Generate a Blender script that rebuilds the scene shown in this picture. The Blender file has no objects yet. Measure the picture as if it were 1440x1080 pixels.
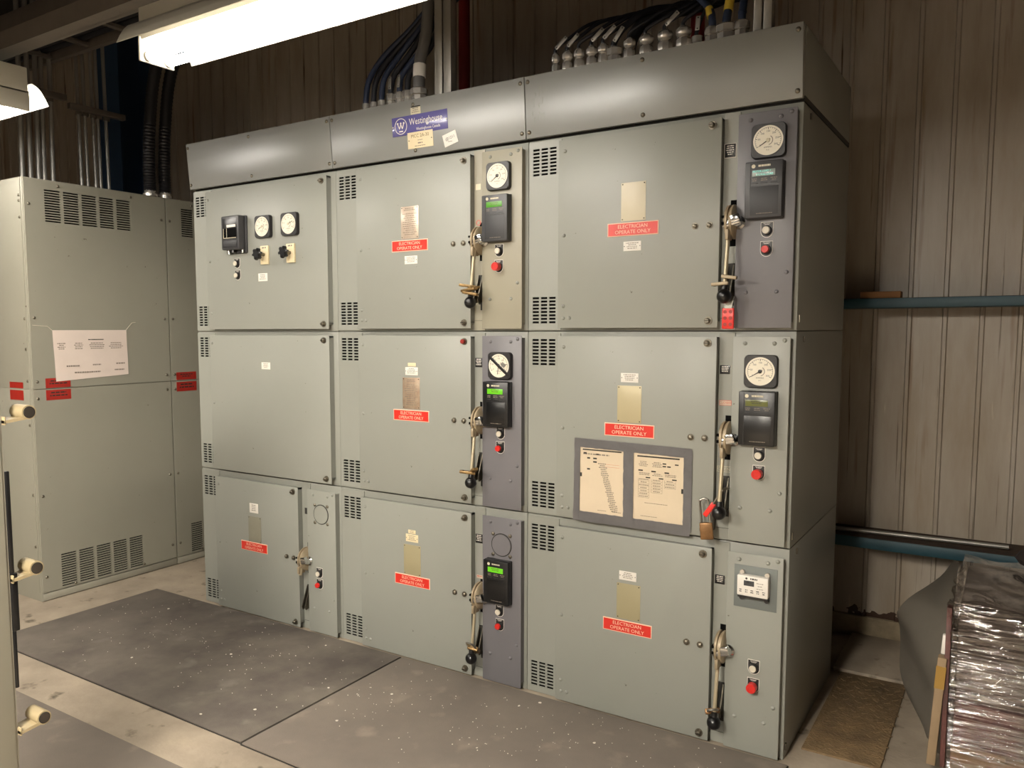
import bpy, bmesh, math, random
from mathutils import Vector, Matrix
random.seed(7)
R = math.radians
SC = bpy.context.scene
COL = SC.collection

# ------------------------------------------------------------------ materials
def lin(c):
    return tuple(((v/255)/12.92 if v/255 <= .04045 else ((v/255+.055)/1.055)**2.4) for v in c) + (1,)

def mat(name, rgb, rough=.5, metal=0.0, var=0.0, vscale=3.0, bump=0.0, bscale=40.0, spec=.5, emit=None, estr=0.0, rgb2=None, coat=0.0, stretch=(1,1,1)):
    m = bpy.data.materials.new(name); m.use_nodes = True
    nt = m.node_tree; b = nt.nodes['Principled BSDF']
    b.inputs['Base Color'].default_value = lin(rgb)
    b.inputs['Roughness'].default_value = rough
    b.inputs['Metallic'].default_value = metal
    b.inputs['Specular IOR Level'].default_value = spec
    b.inputs['Coat Weight'].default_value = coat
    tc = nt.nodes.new('ShaderNodeTexCoord')
    mp = nt.nodes.new('ShaderNodeMapping'); nt.links.new(tc.outputs['Object'], mp.inputs[0])
    mp.inputs['Scale'].default_value = stretch
    if var > 0 or rgb2:
        n = nt.nodes.new('ShaderNodeTexNoise'); n.inputs['Scale'].default_value = vscale
        n.inputs['Detail'].default_value = 6; n.inputs['Roughness'].default_value = .62
        nt.links.new(mp.outputs[0], n.inputs['Vector'])
        cr = nt.nodes.new('ShaderNodeValToRGB')
        c1 = lin(rgb); c2 = lin(rgb2) if rgb2 else tuple(v*(1-var) for v in c1[:3]) + (1,)
        cr.color_ramp.elements[0].position = .32; cr.color_ramp.elements[0].color = c2
        cr.color_ramp.elements[1].position = .66; cr.color_ramp.elements[1].color = c1
        nt.links.new(n.outputs['Fac'], cr.inputs[0]); nt.links.new(cr.outputs[0], b.inputs['Base Color'])
    if bump > 0:
        n2 = nt.nodes.new('ShaderNodeTexNoise'); n2.inputs['Scale'].default_value = bscale; n2.inputs['Detail'].default_value = 4
        nt.links.new(mp.outputs[0], n2.inputs['Vector'])
        bp = nt.nodes.new('ShaderNodeBump'); bp.inputs['Strength'].default_value = bump; bp.inputs['Distance'].default_value = .01
        nt.links.new(n2.outputs['Fac'], bp.inputs['Height']); nt.links.new(bp.outputs[0], b.inputs['Normal'])
    if emit:
        b.inputs['Emission Color'].default_value = lin(emit); b.inputs['Emission Strength'].default_value = estr
    return m

def speck(m, rgb, scale, lo, hi, stretch=(1,1,1)):
    """scatter small marks of their own colour (chips, splashes, runs) over a material"""
    nt = m.node_tree; b = nt.nodes['Principled BSDF']; inp = b.inputs['Base Color']
    tc = nt.nodes.new('ShaderNodeTexCoord'); mp = nt.nodes.new('ShaderNodeMapping'); mp.inputs['Scale'].default_value = stretch
    nt.links.new(tc.outputs['Object'], mp.inputs[0])
    n = nt.nodes.new('ShaderNodeTexNoise'); n.inputs['Scale'].default_value = scale; n.inputs['Detail'].default_value = 5
    nt.links.new(mp.outputs[0], n.inputs['Vector'])
    r = nt.nodes.new('ShaderNodeValToRGB'); r.color_ramp.elements[0].position = lo; r.color_ramp.elements[1].position = hi
    r.color_ramp.elements[0].color = (0,0,0,1); r.color_ramp.elements[1].color = (1,1,1,1)
    nt.links.new(n.outputs['Fac'], r.inputs[0])
    mx = nt.nodes.new('ShaderNodeMix'); mx.data_type = 'RGBA'
    old = inp.links[0].from_socket if inp.links else None
    if old: nt.links.new(old, mx.inputs['A'])
    else: mx.inputs['A'].default_value = inp.default_value
    mx.inputs['B'].default_value = lin(rgb)
    nt.links.new(r.outputs[0], mx.inputs['Factor']); nt.links.new(mx.outputs['Result'], inp)

M = {}
M['paint'] = mat('grey_enamel', (142,143,135), .40, var=.07, vscale=1.6, bump=.02, bscale=60)
speck(M['paint'], (92,88,78), 46, .745, .76)
M['paintD'] = mat('slate_enamel', (109,107,110), .40, var=.06, vscale=2, bump=.02, bscale=60)
M['paintB'] = mat('beige_enamel', (151,146,129), .40, var=.06, vscale=2, bump=.02, bscale=60)
M['hat'] = mat('satin_grey_enamel', (129,129,124), .36, var=.06, vscale=2.5, bump=.015, bscale=50, spec=.6, coat=1.0)
M['hat'].node_tree.nodes['Principled BSDF'].inputs['Coat Roughness'].default_value = .36
M['cabB'] = mat('old_grey_enamel', (141,138,125), .42, var=.10, vscale=1.4, bump=.02, bscale=50)
speck(M['cabB'], (96,86,72), 30, .72, .75)
M['plate_grey'] = mat('grey_plate', (107,112,109), .45, var=.05)
M['dark'] = mat('vent_dark', (5,5,5), .9, spec=.1)
M['seam'] = mat('seam_dark', (40,38,34), .7)
M['steel'] = mat('zinc_steel', (170,168,160), .32, 1.0, var=.2, vscale=30)
M['chrome'] = mat('polished_chrome', (215,215,212), .14, 1.0)
M['nickel'] = mat('nickel_brass', (226,220,210), .24, .72, var=.12, vscale=40)
M['bolt'] = mat('dull_bolt', (120,114,102), .4, .9)
M['brass'] = mat('aged_brass', (150,122,78), .4, .6, rgb2=(96,76,48), vscale=30)
M['bronze'] = mat('bronze_paint', (170,156,130), .42, .2, rgb2=(140,122,96), vscale=14)
M['copper'] = mat('copper_lock', (140,104,66), .4, .5, rgb2=(108,78,48), vscale=30)
M['rod'] = mat('brassy_rod', (186,174,146), .35, .5)
M['black'] = mat('black_plastic', (20,20,21), .35, var=.1)
M['blackg'] = mat('gloss_black', (12,12,13), .3)
M['relaygrey'] = mat('charcoal_plastic', (58,58,60), .42)
M['relaydoor'] = mat('charcoal_recess', (44,44,46), .5)
M['bezel'] = mat('bezel_black', (34,32,32), .4)
M['cream'] = mat('gauge_cream', (226,218,198), .5)
M['ink'] = mat('black_ink', (40,36,32), .7)
M['inkl'] = mat('grey_ink', (128,118,106), .7)
M['inkr'] = mat('red_ink', (196,96,84), .7)
M['red'] = mat('sign_red', (205,44,32), .4, var=.05)
M['redd'] = mat('tag_red', (150,34,24), .5, var=.15, vscale=20)
M['redbtn'] = mat('button_red', (196,38,32), .3)
M['redpl'] = mat('hasp_red', (214,44,36), .35)
M['white'] = mat('label_white', (226,220,210), .5)
M['whitebtn'] = mat('button_white', (206,198,180), .35)
M['signline'] = mat('engraved_cream', (238,196,170), .5)
M['creamplate'] = mat('cream_plate', (222,206,168), .4)
M['npt_cream'] = mat('nameplate_cream', (206,196,170), .4, .0, var=.05)
M['npt_pink'] = mat('nameplate_pink', (190,168,150), .3, .3, rgb2=(206,192,172), vscale=26)
M['npt_brown'] = mat('nameplate_brown', (152,128,108), .4, .4, rgb2=(172,154,132), vscale=40)
M['npt_olive'] = mat('nameplate_olive', (160,150,118), .4, .1, var=.05)
M['npt_olive2'] = mat('nameplate_pale_olive', (180,168,134), .4, .1, var=.05)
M['npt_ghost'] = mat('nameplate_ghost', (134,131,116), .45, var=.08, vscale=20)
M['lcd_on'] = mat('lcd_lime', (60,120,20), .3, emit=(120,220,30), estr=.75)
M['lcd_mid'] = mat('lcd_green', (60,110,30), .3, emit=(96,180,50), estr=.4)
M['lcd_off'] = mat('lcd_olive', (96,100,52), .25)
M['lcd_grey'] = mat('lcd_grey', (140,150,145), .25)
M['lcd_txt'] = mat('lcd_text', (120,210,200), .4, emit=(120,220,205), estr=.8)
M['blue'] = mat('sign_blue', (92,88,142), .25, coat=.3)
M['paper'] = mat('paper', (208,191,164), .8, var=.04, vscale=8)
M['paperw'] = mat('paper_white', (212,197,186), .8, var=.04, vscale=8)
M['tape'] = mat('duct_tape', (140,137,138), .32, .0, var=.12, vscale=14, bump=.25, bscale=24)
M['mat'] = mat('rubber_mat', (80,73,68), .72, rgb2=(116,108,98), vscale=2.2, bump=.12, bscale=220)
speck(M['mat'], (131,124,115), 5.5, .60, .82)
M['mat2'] = mat('rubber_mat_dusty', (115,106,97), .75, rgb2=(130,120,109), vscale=2.2, bump=.12, bscale=220)
speck(M['mat2'], (152,140,126), 6.5, .58, .80)
M['flake'] = mat('paint_flake', (226,218,204), .6)
M['concrete'] = mat('concrete', (173,159,140), .75, rgb2=(140,128,113), vscale=2.6, bump=.15, bscale=60)
speck(M['concrete'], (92,83,70), 9, .62, .72)
M['plate'] = mat('rusty_plate', (140,116,83), .7, .0, rgb2=(102,83,59), vscale=8, bump=.7, bscale=90)
M['curb'] = mat('curb_concrete', (154,140,114), .85, rgb2=(116,102,81), vscale=9, bump=.4, bscale=30)
M['ceil'] = mat('ceiling_paint', (58,55,54), .9, var=.1)
M['wallside'] = mat('far_wall', (84,80,76), .85, var=.1)
M['teal'] = mat('teal_steel', (32,72,84), .5, var=.2, vscale=7)
M['bluecol'] = mat('navy_steel', (46,70,98), .55, var=.15, vscale=4)
M['strut'] = mat('galvanised_strut', (150,145,136), .45, .6, var=.15, vscale=9)
M['darkstrut'] = mat('dull_strut', (112,104,96), .5, .3, var=.15, vscale=9)
M['conduit'] = mat('grey_conduit', (158,155,148), .4, .5, var=.1)
M['cable'] = mat('black_cable', (24,24,30), .5)
M['navycable'] = mat('navy_cable', (34,44,66), .5)
M['flex'] = mat('flex_conduit', (30,28,30), .5)
M['greysleeve'] = mat('grey_sleeve', (96,94,92), .5)
M['redpipe'] = mat('red_pipe', (130,26,22), .45, var=.15)
M['yellow'] = mat('yellow_sleeve', (196,170,62), .5)
M['fixture'] = mat('fixture_white', (226,222,208), .4)
M['tube'] = mat('fluorescent_tube', (255,246,230), .4, emit=(255,249,241), estr=58.0)
M['fill_tube'] = mat('fill_lamp_tube', (255,246,230), .4, emit=(255,246,232), estr=690.0)  # far stronger than the front tubes, for the added fill lamps
M['fill_tube_left'] = mat('fill_lamp_tube_left', (255,246,230), .4, emit=(255,246,232), estr=420.0)  # strength chosen for the added fill lamp on the left
M['capmetal'] = mat('lamp_cap', (190,186,176), .4, .7)
M['brick'] = mat('wood_block', (150,106,66), .8, var=.2)
M['beigecast'] = mat('beige_cast', (172,156,122), .45, var=.12, vscale=20)
M['darkcap'] = mat('dark_cap', (74,68,62), .4, .5)
M['foreg'] = mat('foreground_enamel', (147,143,129), .42, var=.04)
M['cardboard'] = mat('cardboard', (146,124,96), .85, var=.1, vscale=10)
M['boxdark'] = mat('maroon_carton', (112,66,60), .6, rgb2=(70,52,48), vscale=5)
M['boxgrey'] = mat('dark_carton', (104,94,86), .65, rgb2=(72,62,58), vscale=6)
M['sheet'] = mat('grey_film', (135,128,117), .5, var=.12, vscale=5, bump=.2, bscale=12)
M['wood'] = mat('pallet_wood', (140,112,76), .85, var=.2, vscale=8)
M['dust'] = mat('rusty_dirt', (74,54,38), .95, rgb2=(48,36,28), vscale=14, bump=.5, bscale=60)
M['rag'] = mat('dark_cloth', (38,28,24), .9, var=.3)
M['yelltape'] = mat('yellow_label', (150,116,50), .5)
M['string'] = mat('string', (196,186,168), .8)

# corrugated wall: grey-brown paint, brown water stains, pale runs, rust at the foot
m = mat('painted_siding', (180,170,156), .40, rgb2=(157,142,122), vscale=2.2, stretch=(3,3,.5))
M['siding'] = m
speck(m, (113,80,44), 5, .63, .76, (3.2,1,.16))
speck(m, (83,64,46), 11, .66, .72, (5,1,.1))
speck(m, (198,186,163), 9, .68, .76, (4,1,.35))
nt = m.node_tree; b = nt.nodes['Principled BSDF']; old = b.inputs['Base Color'].links[0].from_socket
tc = nt.nodes.new('ShaderNodeTexCoord'); sx = nt.nodes.new('ShaderNodeSeparateXYZ'); nt.links.new(tc.outputs['Object'], sx.inputs[0])
nz = nt.nodes.new('ShaderNodeTexNoise'); nz.inputs['Scale'].default_value = 16; nt.links.new(tc.outputs['Object'], nz.inputs['Vector'])
mu = nt.nodes.new('ShaderNodeMath'); mu.operation = 'MULTIPLY_ADD'; nt.links.new(nz.outputs['Fac'], mu.inputs[0]); mu.inputs[1].default_value = -.16
nt.links.new(sx.outputs['Z'], mu.inputs[2])
lt = nt.nodes.new('ShaderNodeMath'); lt.operation = 'LESS_THAN'; nt.links.new(mu.outputs[0], lt.inputs[0]); lt.inputs[1].default_value = .052
mx = nt.nodes.new('ShaderNodeMix'); mx.data_type = 'RGBA'; nt.links.new(old, mx.inputs['A']); mx.inputs['B'].default_value = lin((58,36,22))
nt.links.new(lt.outputs[0], mx.inputs['Factor']); nt.links.new(mx.outputs['Result'], b.inputs['Base Color'])

# stretch film: clear film with glossy horizontal wrinkles
m = bpy.data.materials.new('stretch_film'); m.use_nodes = True; M['film'] = m
nt = m.node_tree; nt.nodes.remove(nt.nodes['Principled BSDF']); out = nt.nodes['Material Output']
tr = nt.nodes.new('ShaderNodeBsdfTransparent'); tr.inputs[0].default_value = (.86,.84,.82,1)
gl = nt.nodes.new('ShaderNodeBsdfGlossy'); gl.inputs['Roughness'].default_value = .10; gl.inputs[0].default_value = (.95,.93,.92,1)
mixs = nt.nodes.new('ShaderNodeMixShader')
tc = nt.nodes.new('ShaderNodeTexCoord'); mp = nt.nodes.new('ShaderNodeMapping'); mp.inputs['Scale'].default_value = (2.2,2.2,30)
nt.links.new(tc.outputs['Object'], mp.inputs[0])
n = nt.nodes.new('ShaderNodeTexNoise'); n.inputs['Scale'].default_value = 2.6; n.inputs['Detail'].default_value = 4; n.inputs['Roughness'].default_value = .55
nt.links.new(mp.outputs[0], n.inputs['Vector'])
bp = nt.nodes.new('ShaderNodeBump'); bp.inputs['Strength'].default_value = 1; bp.inputs['Distance'].default_value = .010
nt.links.new(n.outputs['Fac'], bp.inputs['Height']); nt.links.new(bp.outputs[0], gl.inputs['Normal'])
rr = nt.nodes.new('ShaderNodeValToRGB'); rr.color_ramp.elements[0].position = .40; rr.color_ramp.elements[0].color = (.14,.14,.14,1)
rr.color_ramp.elements[1].position = .70; rr.color_ramp.elements[1].color = (.66,.66,.66,1)
nt.links.new(n.outputs['Fac'], rr.inputs[0]); nt.links.new(rr.outputs[0], mixs.inputs[0])
nt.links.new(tr.outputs[0], mixs.inputs[1]); nt.links.new(gl.outputs[0], mixs.inputs[2]); nt.links.new(mixs.outputs[0], out.inputs[0])

# ------------------------------------------------------------------ mesh builder
TXT = {}
def text_mesh(s, size):
    k = (s, size)
    if k not in TXT:
        cu = bpy.data.curves.new('t', 'FONT'); cu.body = s; cu.size = size; cu.align_x = 'CENTER'; cu.align_y = 'CENTER'; cu.resolution_u = 2
        o = bpy.data.objects.new('t', cu); COL.objects.link(o); bpy.context.view_layer.update()
        me = bpy.data.meshes.new_from_object(o.evaluated_get(bpy.context.evaluated_depsgraph_get()))
        TXT[k] = ([v.co.copy() for v in me.vertices], [tuple(p.vertices) for p in me.polygons])
        bpy.data.objects.remove(o); bpy.data.curves.remove(cu); bpy.data.meshes.remove(me)
    return TXT[k]

class MB:
    def __init__(s): s.bm = bmesh.new(); s.ms = []
    def mi(s, k):
        if k not in s.ms: s.ms.append(k)
        return s.ms.index(k)
    def face(s, pts, k, smooth=False):
        f = s.bm.faces.new([s.bm.verts.new(p) for p in pts]); f.material_index = s.mi(k); f.smooth = smooth; return f
    def box(s, x0, x1, y0, y1, z0, z1, k, bev=0, T=None):
        if abs(y1-y0) < .00035 and T is None:      # printed mark: a flat quad
            s.face([(x0,y0,z0),(x1,y0,z0),(x1,y0,z1),(x0,y0,z1)], k); return s
        r = bmesh.ops.create_cube(s.bm, size=1)['verts']
        for v in r:
            v.co = Vector((x0+(v.co.x+.5)*(x1-x0), y0+(v.co.y+.5)*(y1-y0), z0+(v.co.z+.5)*(z1-z0)))
        fs = {f for v in r for f in v.link_faces}; i = s.mi(k)
        for f in fs: f.material_index = i
        if bev:
            es = list({e for v in r for e in v.link_edges})
            o = bmesh.ops.bevel(s.bm, geom=es, offset=bev, segments=2, affect='EDGES', profile=.5)
            for f in o['faces']: f.material_index = i
            r = list({v for f in o['faces'] for v in f.verts} | {v for v in r if v.is_valid})
        if T is not None:
            for v in r: v.co = T @ v.co
        return s
    def rings(s, rs, k, cap=True, closed=True):
        vs = [[s.bm.verts.new(p) for p in ring] for ring in rs]; i = s.mi(k); n = len(vs[0])
        for a, b in zip(vs, vs[1:]):
            for j in range(n if closed else n-1):
                f = s.bm.faces.new((a[j], a[(j+1) % n], b[(j+1) % n], b[j])); f.material_index = i; f.smooth = True
        if cap:
            for ring, rev in ((vs[0], True), (vs[-1], False)):
                f = s.bm.faces.new(ring[::-1] if rev else ring); f.material_index = i
        return s
    def lathe(s, prof, c, axis, k, seg=16, squash=1.0):
        """prof: (radius, height along axis)"""
        ax = Vector(axis).normalized(); u = ax.orthogonal().normalized(); w = ax.cross(u); c = Vector(c)
        rs = [[c + ax*h + (u*math.cos(2*math.pi*j/seg) + w*math.sin(2*math.pi*j/seg)*squash)*max(r, 1e-5) for j in range(seg)] for r, h in prof]
        return s.rings(rs, k)
    def cyl(s, p0, p1, r0, k, r1=None, seg=14):
        d = Vector(p1)-Vector(p0)
        return s.lathe([(r0, 0), (r0 if r1 is None else r1, d.length)], p0, d, k, seg)
    def tube(s, pts, r, k, seg=10, sub=5):
        P = [Vector(p) for p in pts]
        if sub > 1 and len(P) > 2:
            Q = []
            for i in range(len(P)-1):
                p0 = P[max(i-1, 0)]; p1 = P[i]; p2 = P[i+1]; p3 = P[min(i+2, len(P)-1)]
                for t in range(sub):
                    t = t/sub
                    Q.append(.5*((2*p1)+(p2-p0)*t+(2*p0-5*p1+4*p2-p3)*t*t+(3*p1-p0-3*p2+p3)*t*t*t))
            P = Q+[P[-1]]
        rs = []; u = None
        for i, p in enumerate(P):
            d = (P[min(i+1, len(P)-1)]-P[max(i-1, 0)]).normalized()
            u = d.orthogonal().normalized() if u is None else (u-d*u.dot(d)).normalized()
            w = d.cross(u); rr = r[i*len(r)//len(P)] if isinstance(r, list) else r
            rs.append([p+(u*math.cos(2*math.pi*j/seg)+w*math.sin(2*math.pi*j/seg))*rr for j in range(seg)])
        return s.rings(rs, k)
    def ball(s, c, r, k, seg=18, n=10):
        return s.lathe([(r*math.sin(math.pi*i/n), -r*math.cos(math.pi*i/n)) for i in range(n+1)], c, (0,0,1), k, seg)
    def prism(s, poly, axis, a0, a1, k):
        f = {'x': lambda p, a: (a, p[0], p[1]), 'y': lambda p, a: (p[0], a, p[1]), 'z': lambda p, a: (p[0], p[1], a)}[axis]
        v0 = [s.bm.verts.new(f(p, a0)) for p in poly]; v1 = [s.bm.verts.new(f(p, a1)) for p in poly]; i = s.mi(k); n = len(poly)
        for q in (v0[::-1], v1): s.bm.faces.new(q).material_index = i
        for j in range(n): s.bm.faces.new((v0[j], v0[(j+1) % n], v1[(j+1) % n], v1[j])).material_index = i
        return s
    def ring(s, c, r0, r1, y0, y1, k, a0=0, a1=360, seg=32, axis='y'):
        """flat arc band in the xz plane from y0 to y1"""
        n = max(3, int(seg*abs(a1-a0)/360)); full = abs(a1-a0) >= 360
        P = lambda r, a, y: (c[0]+r*math.cos(a), y, c[1]+r*math.sin(a))
        for j in range(n):
            a, b = R(a0+(a1-a0)*j/n), R(a0+(a1-a0)*(j+1)/n)
            s.face([P(r0,a,y0), P(r1,a,y0), P(r1,b,y0), P(r0,b,y0)], k)
            s.face([P(r1,a,y0), P(r1,a,y1), P(r1,b,y1), P(r1,b,y0)], k)
            s.face([P(r0,b,y0), P(r0,b,y1), P(r0,a,y1), P(r0,a,y0)], k)
        return s
    def text(s, t, size, x, y, z, k, sx=1.0, rot=0.0):
        """flat lettering facing -y, centred on x, z"""
        vs, fs = text_mesh(t, size); ca, sa = math.cos(R(rot)), math.sin(R(rot)); i = s.mi(k)
        V = []
        for v in vs:
            px, pz = v.x*sx, v.y
            V.append(s.bm.verts.new((x+px*ca-pz*sa, y, z+px*sa+pz*ca)))
        for f in fs:
            try: s.bm.faces.new([V[q] for q in f]).material_index = i
            except ValueError: pass
        return s
    def scribble(s, x0, x1, y, z0, z1, rows, k, fill=.45, seed=1, gap=.25, centre=True):
        """rows of tiny printed words too small to read"""
        rn = random.Random(seed); h = (z1-z0)/rows
        for r in range(rows):
            zt = z1-r*h; w = (x1-x0)*rn.uniform(.55, 1); xs = (x0+x1)/2-w/2 if centre else x0; x = xs
            while x < xs+w:
                l = min(rn.uniform(.5, 1.6)*h, xs+w-x)
                s.face([(x, y, zt-h*fill), (x+l, y, zt-h*fill), (x+l, y, zt), (x, y, zt)][::1], k); x += l+h*gap
        return s
    def slots(s, x0, x1, z0, z1, yf, yb, holes, k, kd='dark'):
        """plate with real slots cut through it, dark inside behind"""
        xs = sorted({x0, x1, *[h[0] for h in holes], *[h[1] for h in holes]}); zs = sorted({z0, z1, *[h[2] for h in holes], *[h[3] for h in holes]})
        def hole(i, j):
            if i < 0 or j < 0 or i >= len(xs)-1 or j >= len(zs)-1: return None
            cx, cz = (xs[i]+xs[i+1])/2, (zs[j]+zs[j+1])/2
            return any(h[0] < cx < h[1] and h[2] < cz < h[3] for h in holes)
        for i in range(len(xs)-1):
            for j in range(len(zs)-1):
                a, b, c, d = xs[i], xs[i+1], zs[j], zs[j+1]
                if hole(i, j):
                    s.face([(a,yb-.0003,c), (b,yb-.0003,c), (b,yb-.0003,d), (a,yb-.0003,d)], kd)
                    continue
                s.face([(a,yf,c), (b,yf,c), (b,yf,d), (a,yf,d)], k)
                for di, dj, e in ((-1,0,((a,c),(a,d))), (1,0,((b,d),(b,c))), (0,-1,((b,c),(a,c))), (0,1,((a,d),(b,d)))):
                    if hole(i+di, j+dj) is not False:
                        (p, q) = e; s.face([(p[0],yf,p[1]), (q[0],yf,q[1]), (q[0],yb,q[1]), (p[0],yb,p[1])], k)
        return s
    def mesh(s, name, fix=True):
        if fix: bmesh.ops.recalc_face_normals(s.bm, faces=s.bm.faces)
        me = bpy.data.meshes.new(name); s.bm.to_mesh(me); s.bm.free()
        for k in s.ms: me.materials.append(M[k])
        me.set_sharp_from_angle(angle=R(38))
        return me
    def build(s, name, parent=None, loc=(0,0,0), rot=(0,0,0)):
        return put(name, s.mesh(name), parent, loc, rot)

def put(name, me, parent=None, loc=(0,0,0), rot=(0,0,0)):
    o = bpy.data.objects.new(name, me); COL.objects.link(o)
    o.location = loc; o.rotation_euler = rot
    if parent: o.parent = parent
    return o

def tag(o, label, cat, group=None, kind=None):
    o['label'] = label; o['category'] = cat
    if group: o['group'] = group
    if kind: o['kind'] = kind
    return o

def thing(name, label, cat, loc=(0,0,0), rot=(0,0,0), group=None):
    o = bpy.data.objects.new(name, None); COL.objects.link(o); o.location = loc; o.rotation_euler = rot; o.empty_display_size = .1
    return tag(o, label, cat, group)

def struct(name, mb):
    o = mb.build(name); o['kind'] = 'structure'; return o

# ------------------------------------------------------------------ shared small meshes
def lath(prof, k, seg=14, axis=(0,-1,0)): 
    b = MB(); b.lathe(prof, (0,0,0), axis, k, seg); return b
rivet_me = lath([(.0075,0),(.007,.002),(.005,.004),(.0015,.0055)], 'paint').mesh('rivet')
rivetD_me = lath([(.0075,0),(.007,.002),(.005,.004),(.0015,.0055)], 'paintD').mesh('rivet')
steelscrew_me = lath([(.0085,0),(.0085,.002),(.006,.005),(.002,.0062)], 'bolt').mesh('screw')
b = lath([(.015,0),(.015,.003)], 'bolt', 18); b.lathe([(.009,.003),(.0098,.006),(.0098,.016),(.007,.019)], (0,0,0), (0,-1,0), 'bolt', 8)
b.box(-.008,.008,-.0195,-.0185,-.0012,.0012,'dark'); bolt_me = b.mesh('quarter_turn_bolt')
b = lath([(.0125,0),(.0125,.0025)], 'bolt', 16); b.lathe([(.009,.0025),(.009,.010),(.006,.012)], (0,0,0), (0,-1,0), 'bolt', 6); hex_me = b.mesh('hex_bolt')

def sign_mesh():
    b = MB(); b.box(-.102,.102,-.0025,0,-.0255,.0255,'signline',.0006).box(-.0985,.0985,-.0034,-.0022,-.022,.022,'red')
    b.text('ELECTRICIAN', .0195, 0, -.0037, .0098, 'signline', 1.02).text('OPERATE ONLY', .0195, 0, -.0037, -.0105, 'signline', 1.02)
    return b.mesh('warning_sign')
sign_me = sign_mesh()

def small_label(k, w, h, seed, screws=True):
    b = MB(); b.box(-w/2,w/2,-.002,0,-h/2,h/2,k,.0005).scribble(-w*.36,w*.36,-.0023,-h*.36,h*.36,4,'inkl',seed=seed)
    if screws:
        for q in (-1,1): b.cyl((q*w*.44,-.0018,0),(q*w*.44,-.0032,0),.0018,'ink',seg=8)
    return b.mesh('information_label')
def nameplate(k, ink=None, seed=3):
    b = MB(); b.box(-.049,.049,-.0015,0,-.0715,.0715,k,.0005)
    if ink:
        b.scribble(-.04,.04,-.0018,.05,.064,2,ink,seed=seed); b.scribble(-.04,.04,-.0018,-.06,.04,11,ink,fill=.28,seed=seed+1)
    for x in (-1,1):
        for z in (-1,1): b.cyl((x*.043,-.0012,z*.065),(x*.043,-.0028,z*.065),.0023,'ink',seg=8)
    return b.mesh('nameplate')

# ammeter: bezel, dial, needle
def bezel_mesh():
    b = MB(); n = 8; rad = .016; pts = []
    for cx, cz, a0 in ((1,1,0),(-1,1,90),(-1,-1,180),(1,-1,270)):
        for j in range(n+1):
            a = R(a0+90*j/n); pts.append((cx*(.057-rad)+rad*math.cos(a), cz*(.057-rad)+rad*math.sin(a)))
    b.rings([[(p[0]*q, y, p[1]*q) for p in pts] for q, y in ((1,0),(1,-.014),(.965,-.019))], 'bezel')
    b.ring((0,0), .0495, .053, -.0205, -.018, 'bezel', seg=40)
    for x in (-1,1):
        for z in (-1,1): b.cyl((x*.047,-.018,z*.047),(x*.047,-.0205,z*.047),.003,'black',seg=8)
    return b.mesh('ammeter')
bez_me = bezel_mesh()
def dial_mesh(nums=('0','50','100','150','200','250','300')):
    b = MB(); b.lathe([(.0495,0),(.0495,.002)], (0,-.0185,0), (0,-1,0), 'cream', 40)
    b.ring((0,0), .0425, .0433, -.0208, -.0206, 'ink', -30, 210, 60)
    for i in range(25):
        a = R(210-240*i/24); l = .036 if i % 4 == 0 else .0395; w = .0009 if i % 4 == 0 else .0005
        d = Vector((math.cos(a),0,math.sin(a))); t = Vector((-math.sin(a),0,math.cos(a)))*w; o = Vector((0,-.0208,0))
        b.face([o+d*l-t, o+d*.043-t, o+d*.043+t, o+d*l+t], 'ink')
    for i, s in enumerate(nums):
        a = R(210-240*i/(len(nums)-1)); b.text(s, .0085, .030*math.cos(a), -.0208, .030*math.sin(a), 'ink')
    b.text('AMPERES', .0068, 0, -.0208, -.023, 'ink').text('A-C', .006, 0, -.0208, -.032, 'ink')
    b.ring((0,0), .014, .0165, -.0208, -.0206, 'inkl', -80, 60, 40)
    return b.mesh('dial_face')
dial_me = dial_mesh()
def needle_mesh(a, L=.037):
    b = MB(); a = R(a); d = Vector((math.cos(a),0,math.sin(a))); t = Vector((-math.sin(a),0,math.cos(a)))
    o = Vector((0,-.0216,0))
    for y in (-.0216,):
        b.prism([(p.x, p.z) for p in (-d*.008-t*.0019, d*L-t*.0009, d*L+t*.0009, -d*.008+t*.0019)], 'y', -.0222, -.0214, 'ink')
    b.lathe([(.0065,0),(.0065,.003),(.004,.004)], (0,-.0205,0), (0,-1,0), 'bezel' if L > .035 else 'npt_cream', 16)
    return b.mesh('needle')

def add_meter(parent, x, z, y, ang, bar=False, L=.037):
    o = put('ammeter', bez_me, parent, (x,y,z))
    put('dial_face', dial_me, o); put('needle', needle_mesh(ang, L), o)
    if bar:
        b = MB(); T = Matrix.Translation((0,-.023,0)) @ Matrix.Rotation(R(40), 4, 'Y')
        b.box(-.06,.06,-.001,.001,-.006,.006,'black',.0004,T).box(.004,.026,-.0005,.0005,.010,.026,'steel',0,T)
        b.build('pointer_bar', o)
    return o

# motor relay: case, display, keypad door
def relay_mesh(c, cd):
    b = MB(); b.box(-.063,.063,-.008,0,-.096,.096,c,.003).box(-.062,.062,-.038,-.007,-.095,.095,c,.004)
    b.box(-.0445,.050,-.0386,-.0378,-.086,.010,cd,.0003)
    b.box(-.0445,.050,-.0392,-.0384,.012,.0145,'black').box(-.0445,-.0425,-.039,-.0378,-.09,.09,'black')
    b.lathe([(.0065,0),(.0065,.0005)], (-.034,-.0381,.079), (0,-1,0), 'npt_cream', 14)
    b.scribble(-.024,.028,-.0383,.0755,.0825,1,'npt_cream',seed=12,fill=.9,gap=.15)
    for i, x in enumerate((-.03,.002,.034)):
        b.scribble(x-.012,x+.012,-.0383,.026,.038,2,'inkl',seed=i+4)
    b.scribble(-.03,.04,-.0389,-.084,-.079,1,'inkl',seed=9)
    return b.mesh('motor_relay')
relayK_me = relay_mesh('black','blackg'); relayG_me = relay_mesh('relaygrey','relaydoor')
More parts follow.
